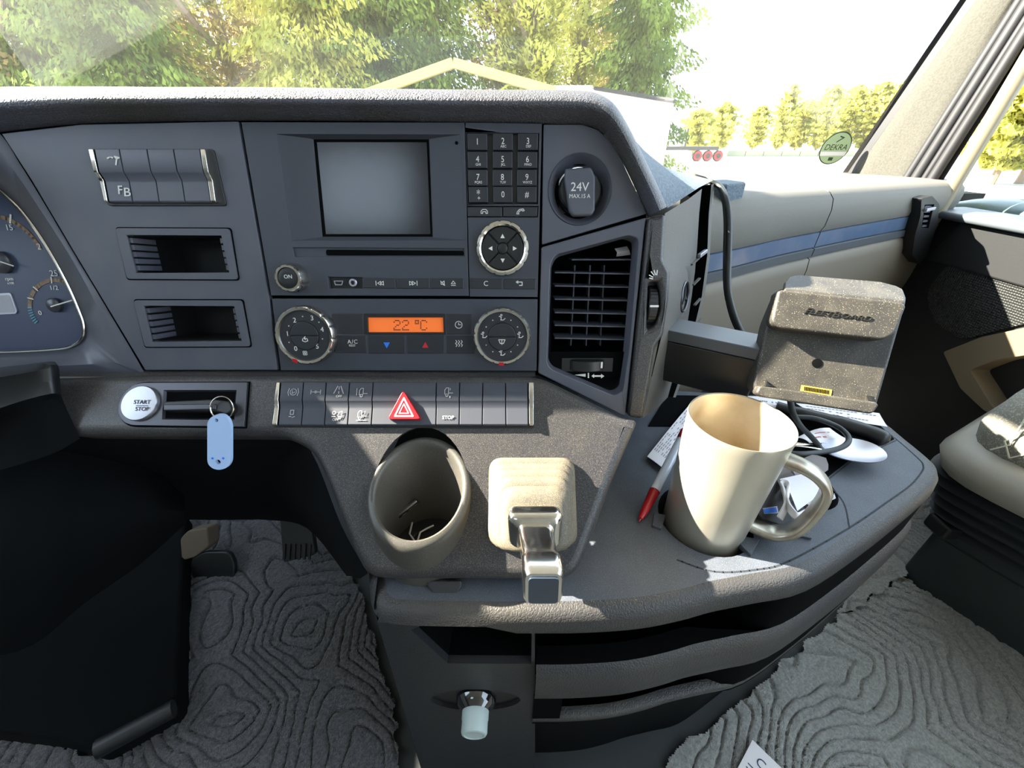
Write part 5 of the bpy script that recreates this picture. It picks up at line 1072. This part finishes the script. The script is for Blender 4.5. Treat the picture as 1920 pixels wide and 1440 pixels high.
def leafmat0(name, c1, tr):
    m = bpy.data.materials.new(name); m.use_nodes = True; nt = m.node_tree; N = nt.nodes; Lk = nt.links; N.clear()
    o = N.new('ShaderNodeOutputMaterial'); d = N.new('ShaderNodeBsdfDiffuse'); t = N.new('ShaderNodeBsdfTranslucent'); mx = N.new('ShaderNodeMixShader'); mx.inputs[0].default_value = tr; d.inputs[0].default_value = c1; t.inputs[0].default_value = c1
    Lk.new(d.outputs[0], mx.inputs[1]); Lk.new(t.outputs[0], mx.inputs[2]); Lk.new(mx.outputs[0], o.inputs[0]); return m
m_sticker = leafmat0('sticker_green', lin(190, 212, 168), .35); m_sticker_d = mat('sticker_print', lin(30, 52, 30), .6)
# windscreen sticker
stk = thing('windscreen_sticker', 'round green inspection sticker on the windscreen near the right pillar', 'sticker', V((.9, 1.28, .74)))
WF = Frame((0, wsy(.7)-.002, .7), (1, 0, 0), (0, -.2, 1)); c = WF.loc(1566, 278); kk = .040
mb = MB(WF); mb.prism(circ(c[0], c[1], kk, 48), 0, .0006); part(stk, 'border', mb, m_sticker_d)
mb = MB(WF); mb.prism(circ(c[0], c[1], kk*.93, 48), .0005, .0010); part(stk, 'disc', mb, m_sticker)
mb = MB(WF); mb.text('DEKRA', 0, 0, 0, .0012, loc=(c[0], c[1]+.002), size=.0195, shear=.12)
mb.prism([(c[0]-.002, c[1]+.030), (c[0]+.012, c[1]+.026), (c[0]-.006, c[1]+.013), (c[0]-.0055, c[1]+.0165), (c[0]+.006, c[1]+.025), (c[0]-.002, c[1]+.027)], .0012, .0014)
mb.prism([(c[0]-.006, c[1]-.030), (c[0]+.006, c[1]-.030), (c[0]+.006, c[1]-.022), (c[0]-.006, c[1]-.022)], .0012, .0014); part(stk, 'print', mb, m_sticker_d)
mb = MB(WF); mb.prism([(c[0]-.034, c[1]-.018), (c[0]+.034, c[1]-.018), (c[0]+.036, c[1]-.008), (c[0]-.036, c[1]-.008)], .0011, .0013); part(stk, 'band', mb, m_paper)
# outside mirror seen through the side window
mir = thing('wing_mirror', 'dark outside mirror housing beyond the passenger window', 'mirror', V((1.4, .95, .7)))
mb = MB(); rows = []
for i in range(9):
    t = i/8; rr = math.sin(math.acos(1-2*min(max(t, .03), .97))); rows.append([onx(1915, 330, 1.30)+V((.09*rr*math.cos(a), -.14+.28*t, .12*rr*math.sin(a))) for a in [k*2*PI/20 for k in range(20)]])
rows = [[p+V((.1, -.1, .02)) for p in r] for r in rows]
mb.loft(rows, True, False, True); part(mir, 'housing', mb, m_black, ang=60)
lk = thing('mirror_arm_cover', 'dark curved mirror bracket cover outside the passenger window sill', 'mirror bracket', onx(1890, 400, 1.2))
mb = MB(); c_ = onx(1915, 405, 1.22); rows = []
for i in range(9):
    t = i/8; rr = math.sin(math.acos(1-2*min(max(t, .03), .97))); rows.append([c_+V((.05*rr*math.cos(a), -.16+.32*t, .035*rr*math.sin(a)+.0)) for a in [k*2*PI/20 for k in range(20)]])
mb.loft(rows, True, False, True); part(lk, 'cover', mb, mat('mirror_green', lin(70, 92, 92), .3), ang=60)

# ---------------------------------------------------------------- passenger seat
seat = thing('suspension_chair', 'passenger seat with pale shell, stitched cloth cushion and black bellows', 'seat', V((.8, .4, 0)))
sa = V((.456, -.89, 0)).normalized(); sb = V((.89, .456, 0)).normalized()
def sp_(p0, a, b, z): return p0+sa*a+sb*b+V((0, 0, z))
S0 = V((.785, .492, 0))
def srect(a0, a1, b0, b1, z, r=.03, n=5, p0=S0):
    return [sp_(p0, x, y, z) for x, y in rnd([(a0, b0), (a1, b0), (a1, b1), (a0, b1)], r, n)]
mb = MB(); mb.loft([srect(0, .5, 0, .42, .0, .02), srect(.0, .5, .0, .42, .13, .02), srect(-.01, .5, -.012, .42, .14, .02), srect(-.01, .5, -.012, .42, .17, .02)], True, False, True); part(seat, 'base', mb, m_seatbase, bevel=.003, ang=30)
rows = []
for i in range(21):
    t = i/20; w_ = .012*math.cos(t*2*PI*5)+(.03*t); rows.append(srect(-.01-w_, .5, -.02-w_-.03*t, .42, .17+.125*t, .05))
mb = MB(); mb.loft(rows, True, False, True); part(seat, 'bellows', mb, m_seatdark, ang=60)
rows = [srect(-.01, .5, -.07, .45, .285, .06), srect(-.045, .5, -.11, .45, .305, .08), srect(-.055, .5, -.12, .45, .33, .085), srect(-.04, .5, -.11, .45, .355, .08), srect(.0, .5, -.07, .45, .375, .07)]
mb = MB(); mb.loft(rows, True, False, True); part(seat, 'shell', mb, m_seatshell, ang=60)
rows = [srect(-.03, .5, -.09, .45, .36, .07), srect(-.035, .5, -.097, .45, .385, .075), srect(-.025, .5, -.085, .45, .43, .075), srect(.01, .5, -.045, .45, .465, .07), srect(.07, .5, .02, .45, .48, .06)]
mb = MB(); mb.loft(rows, True, False, True); cu_ = part(seat, 'cushion', mb, m_seatcloth, ang=60)
rows = [srect(.03, .5, -.0935, .40, .40, .07), srect(.035, .5, -.0855, .40, .432, .07), srect(.07, .5, -.042, .40, .468, .06), srect(.12, .5, .02, .40, .484, .06)]
mb = MB(); mb.loft(rows, True, False, True); part(seat, 'patch', mb, m_seatgrey, ang=60)
mb = MB()
for i in range(26):
    t = i/25; a_ = -.0+.5*t; path = [sp_(S0, a_, -.093, .37), sp_(S0, a_+.012, -.0975, .39), sp_(S0, a_+.006, -.086, .431), sp_(S0, a_+.022, -.048, .464)]; mb.tube(path, .0012, 4)
    path = [sp_(S0, a_+.02, -.093, .37), sp_(S0, a_+.006, -.0965, .392), sp_(S0, a_+.018, -.086, .431), sp_(S0, a_, -.048, .464)]; mb.tube(path, .0012, 4)
part(seat, 'stitching', mb, mat('stitch_thread', lin(215, 212, 195), .8), par=cu_, kind='stuff')
kb = onz(1757, 985, .18); mb = MB(); mb.box((kb.x+.012, kb.y, .178), (.03, .04, .03)); part(seat, 'adjuster_knob', mb, m_black, bevel=.006)

# ---------------------------------------------------------------- outdoors
m_barkd = mat('bark', lin(120, 104, 88), .9, bump=('n', 40, .6, .02))
def leafmat(name, c1, c2):
    m = bpy.data.materials.new(name); m.use_nodes = True; nt = m.node_tree; N = nt.nodes; Lk = nt.links; N.clear()
    o = N.new('ShaderNodeOutputMaterial'); d = N.new('ShaderNodeBsdfDiffuse'); t = N.new('ShaderNodeBsdfTranslucent'); mx = N.new('ShaderNodeMixShader'); mx.inputs[0].default_value = .4
    tc = N.new('ShaderNodeTexCoord'); n = N.new('ShaderNodeTexNoise'); n.inputs['Scale'].default_value = 1.1; n.inputs['Detail'].default_value = 6; r = N.new('ShaderNodeValToRGB')
    r.color_ramp.elements[0].position = .38; r.color_ramp.elements[1].position = .64; r.color_ramp.elements[0].color = c1; r.color_ramp.elements[1].color = c2
    Lk.new(tc.outputs['Object'], n.inputs['Vector']); Lk.new(n.outputs['Fac'], r.inputs['Fac']); Lk.new(r.outputs['Color'], d.inputs[0]); Lk.new(r.outputs['Color'], t.inputs[0])
    Lk.new(d.outputs[0], mx.inputs[1]); Lk.new(t.outputs[0], mx.inputs[2]); Lk.new(mx.outputs[0], o.inputs[0]); return m
lf_dark = leafmat('needles_dark', lin(72, 92, 52), lin(140, 156, 74)); lf_yel = leafmat('needles_yellow', lin(140, 142, 70), lin(206, 200, 104)); lf_brown = leafmat('twigs_brown', lin(120, 104, 74), lin(165, 150, 92))
def tree_mesh(name, h, r, n, z0, style, seed, leaf):
    rs = np.random.RandomState(seed)
    z = z0+(h-z0)*rs.rand(n)**1.1; taper = (1-(z-z0)/(h-z0))
    rad = r*(.18+.82*taper**.75) if style == 'spruce' else r*np.sqrt(np.clip(1-((z-(z0+h)/2)/((h-z0)/2))**2, .05, 1))
    lay = .75+.25*np.sin(z*7+rs.rand()*6)
    a = rs.rand(n)*2*PI; q = rad*lay*rs.rand(n)**.42*(.8+.35*np.sin(a*5+z*1.3))
    c = np.stack([q*np.cos(a), q*np.sin(a), z-(.18*q if style == 'spruce' else 0)], 1)
    L = (.22+.28*rs.rand(n))*leaf; W = (.035+.06*rs.rand(n))*leaf if style != 'leaf' else (.08+.12*rs.rand(n))*leaf
    d = np.stack([np.cos(a)*.55+.35*rs.randn(n), np.sin(a)*.55+.35*rs.randn(n), (-.75 if style == 'spruce' else .25)+.4*rs.randn(n)], 1); d /= np.linalg.norm(d, axis=1)[:, None]
    e = np.cross(d, rs.randn(n, 3)); e /= np.linalg.norm(e, axis=1)[:, None]
    v = np.concatenate([c-d*L[:, None]*.5, c+e*W[:, None], c+d*L[:, None]*.5, c-e*W[:, None]], 0)
    i = np.arange(n); f = np.stack([i, i+n, i+2*n, i+3*n], 1)
    me = bpy.data.meshes.new(name); me.from_pydata(v.tolist(), [], f.tolist()); return me
def tree(name, label, x, y, h, r, n, z0, style, seed, m, leaf=1.0, grp=None, trunk=True, me=None, ph=1):
    t = thing(name, label, 'tree', V((x, y, -1.4)), grp)
    me = me or tree_mesh(name, h, r, int(n*(4.0 if leaf <= 1 else 2)), z0, style, seed, leaf*(.45 if leaf <= 1 else .7))
    if not me.materials: me.materials.append(m)
    o = bpy.data.objects.new('crown', me); COL.objects.link(o); o.parent = t; o['kind'] = 'stuff'; o.rotation_euler = (0, 0, seed*1.3)
    mb = MB(); tr = h*.016+.04; mb.tube([V((x, y, -1.4)), V((x+.05, y, -1.4+h*.4)), V((x, y+.05, -1.4+h*.95))], [tr, tr*.7, .02], 8); part(t, 'trunk', mb, m_barkd)
    if style != 'spruce':
        rs = random.Random(seed)
        for b in range(6):
            z = h*(.25+.1*b); a = rs.random()*6.3; mb = MB(); e = V((x+math.cos(a)*r*.8, y+math.sin(a)*r*.8, -1.4+z+r*.7)); mb.tube([V((x, y, -1.4+z)), (V((x, y, -1.4+z))+e)/2+V((0, 0, -.1)), e], [tr*.5, tr*.35, .015], 6); part(t, 'branch', mb, m_barkd)
    return t
front = [  # px at the windscreen, distance, height, radius, n, style, material, label
 (-60, 12.0, 12, 2.6, 9000, 'round', lf_brown, 'leafless brown-green tree at the far left edge'),
 (90, 12.5, 13, 3.0, 16000, 'spruce', lf_dark, 'broad drooping dark green conifer left of the bare tree'),
 (235, 12.0, 13, 2.7, 16000, 'spruce', lf_dark, 'dense dark conifer just left of the bare forked tree'),
 (420, 13.5, 11, 2.6, 3200, 'round', lf_brown, 'bare forked brown tree between the left conifers'),
 (330, 19.0, 12, 2.6, 9000, 'round', lf_yel, 'yellow-green tree behind the bare forked tree'),
 (490, 19.0, 9, 2.2, 7000, 'spruce', lf_yel, 'short yellow conifer in the gap right of the bare tree'),
 (590, 13.0, 15, 2.6, 18000, 'spruce', lf_yel, 'tall sunlit yellow-green conifer above the radio'),
 (700, 14.0, 16, 2.6, 16000, 'spruce', lf_dark, 'tall green conifer right of the sunlit yellow one'),
 (810, 14.5, 16, 2.4, 14000, 'spruce', lf_dark, 'dark green conifer behind the yellow gable reflection'),
 (940, 15.5, 14, 2.2, 4500, 'round', lf_brown, 'thin brown-twigged tree right of the gable reflection'),
 (1000, 14.0, 12, 2.0, 8000, 'round', lf_yel, 'yellow pine in the middle right of the gable reflection'),
 (1085, 16.0, 16, 2.0, 5500, 'round', lf_yel, 'slim pine with bare reddish trunk left of the rightmost conifer'),
 (1130, 21.0, 15, 2.4, 6000, 'round', lf_brown, 'brown pine standing behind the slim pine'),
 (1205, 15.0, 13, 2.1, 14000, 'spruce', lf_dark, 'rightmost tall conifer above the white box wall')]
for i, (px, dist, h, r, n, st_, m_, lb) in enumerate(front):
    x = (px-960)/750/1.285*dist; tree('conifer_tree' if st_ == 'spruce' else 'broad_tree', lb, x, dist, h, r, n, (.4 if st_ == 'spruce' else 2.2), st_, i+2, m_, 1.0, 'tall trees behind the windscreen')
far = [(1300, 62, 5.2, 2.6, 'pale yellow shrub tree just right of the white box wall'), (1345, 70, 6.4, 2.4, 'small yellow tree above the red trailer wheels'), (1410, 85, 6.8, 3.0, 'low bushy tree in the open gap of the far tree line'), (1455, 78, 9.2, 2.2, 'tallest slender tree of the far tree line'), (1490, 80, 7.4, 3.0, 'olive tree beside the slender far tree'),
       (1530, 76, 9.0, 3.0, 'round yellow-green tree left of the sticker'), (1570, 78, 9.2, 3.2, 'green tree directly behind the sticker'), (1615, 76, 9.4, 3.4, 'tree right of the sticker by the pillar'), (1660, 72, 9.6, 3.6, 'last far tree hidden partly by the pillar')]
for i, (px, dist, h, r, lb) in enumerate(far):
    x = (px-960)/750/1.16*dist; tree('far_tree', lb, x, dist, h, r, 1500, .8, 'leaf', 40+i, lf_yel, 2.2, 'far tree line right of the centre')
for i, (px, x_, h, lb) in enumerate(((1905, 26, 8, 'tree seen through the passenger window, nearer the mirror'), (1960, 28, 10, 'tree at the right edge of the passenger window'))):
    p = onx(px, 260, x_); tree('side_tree', lb, p.x, p.y, h, 3.2, 6000, .8, 'leaf', 60+i, lf_yel, 1.4, 'trees beyond the passenger window')
# white box wall, gable reflection built as a frame, trailer, barrier
m_whitewall = mat('white_wall', lin(225, 226, 228), .6)
whb = thing('white_box_body', 'white box-shaped truck body standing just beyond the dashboard crest', 'truck body', V((1.6, 8, -1.4)))
a = CAMP+ray(1115, 166)*8.2; b = CAMP+ray(1264, 190)*6.6
zt = a.z; 
mb = MB(); mb.hexa([V((a.x, a.y, -.6)), V((b.x, b.y, -.6)), V((b.x+.4, b.y+5, -.6)), V((a.x-.6, a.y+5, -.6)), V((a.x, a.y, a.z)), V((b.x, b.y, b.z)), V((b.x+.4, b.y+5, b.z)), V((a.x-.6, a.y+5, a.z))]); part(whb, 'box', mb, m_whitewall)
mb = MB(); mb.tube([a+V((0, -.02, 0)), b+V((0, -.02, 0))], .035, 6); part(whb, 'roof_edge', mb, m_seal)
a2 = CAMP+ray(1038, 160)*8.6; mb = MB(); mb.hexa([V((a2.x, a2.y, -.6)), V((a.x, a.y+.3, -.6)), V((a.x, a.y+3, -.6)), V((a2.x, a2.y+3, -.6)), a2, V((a.x, a.y+.3, a2.z-.02)), V((a.x, a.y+3, a2.z-.02)), V((a2.x, a2.y+3, a2.z))]); part(whb, 'cab_box', mb, m_whitewall)
mb = MB(); mb.hexa([V((a.x-.2, a.y+.4, -1.4)), V((b.x-.2, b.y+.4, -1.4)), V((b.x-.2, b.y+4, -1.4)), V((a.x-.2, a.y+4, -1.4)), V((a.x-.2, a.y+.4, -.6)), V((b.x-.2, b.y+.4, -.6)), V((b.x-.2, b.y+4, -.6)), V((a.x-.2, a.y+4, -.6))]); part(whb, 'chassis', mb, m_seal)
gb = thing('gable_reflection', 'pale yellow windscreen reflection built as a gable-shaped beam frame in front of the trees', 'gable', V((-.9, 10.5, -1.4)))  # beams and posts stand in for a reflection on the windscreen
m_reflection = mat('yellow_reflection', lin(168, 150, 84), .6)
top = CAMP+ray(850, 118)*8.5
for (px, py) in ((690, 176), (1040, 172)):
    e = CAMP+ray(px, py)*8.5; d = (e-top).normalized(); up_ = V((0, 0, 1)); nn = d.cross(V((0, 1, 0))).normalized(); mb = MB(); vs = []
    for yy in (-.08, .08): vs += [top+nn*.09+V((0, yy, 0)), e+nn*.09+V((0, yy, 0)), e-nn*.09+V((0, yy, 0)), top-nn*.09+V((0, yy, 0))]
    mb.hexa(vs); part(gb, 'beam', mb, m_reflection, bevel=.01)
    mb = MB(); mb.tube([V((e.x, e.y, e.z)), V((e.x, e.y, -1.4))], .07, 8); part(gb, 'post', mb, m_reflection)
tr_ = thing('flat_trailer', 'dark flatbed trailer with three red wheels on the far lot', 'trailer', V((16, 40, -1.4)))
c = CAMP+ray(1318, 294)*44; 
mb = MB(); mb.box((c.x-3.5, c.y, -.2), (9, 2.4, .35)); part(tr_, 'bed', mb, m_seal)
mb = MB(); mb.box((c.x-2.6, c.y, .8), (.15, 2.2, 1.6)); part(tr_, 'headboard', mb, m_seal)
for i in range(3):
    mb = MB(); mb.lathe((c.x-1.1+i*1.1, c.y-1.25, -.88), (0, 1, 0), [(.5, 0), (.52, .1), (.5, .3)], 20); w_ = part(tr_, 'wheel', mb, m_black)
    mb = MB(); mb.lathe((c.x-1.1+i*1.1, c.y-1.29, -.88), (0, 1, 0), [(.44, 0), (.40, .02), (.26, .02), (.24, .05)], 18); part(tr_, 'wheel_rim', mb, m_red, par=w_)
    mb = MB(); mb.lathe((c.x-1.1+i*1.1, c.y-1.34, -.88), (0, 1, 0), [(.26, 0), (.24, .05)], 14); part(tr_, 'hub', mb, m_black, par=w_)
br = thing('low_barrier', 'long low grey-green barrier across the far lot', 'barrier', V((26, 52, -1.4)))
a = CAMP+ray(1362, 290)*55; b = CAMP+ray(1600, 292)*55; n_ = 7
for i in range(n_):
    p = a+(b-a)*(i+.5)/n_; mb = MB(); mb.box((p.x, p.y, -1.05), ((b-a).length/n_-.08, .3, .7)); part(br, 'block', mb, mat('barrier_grey', lin(120, 124, 104), .8) if i == 0 else bpy.data.materials['barrier_grey'])
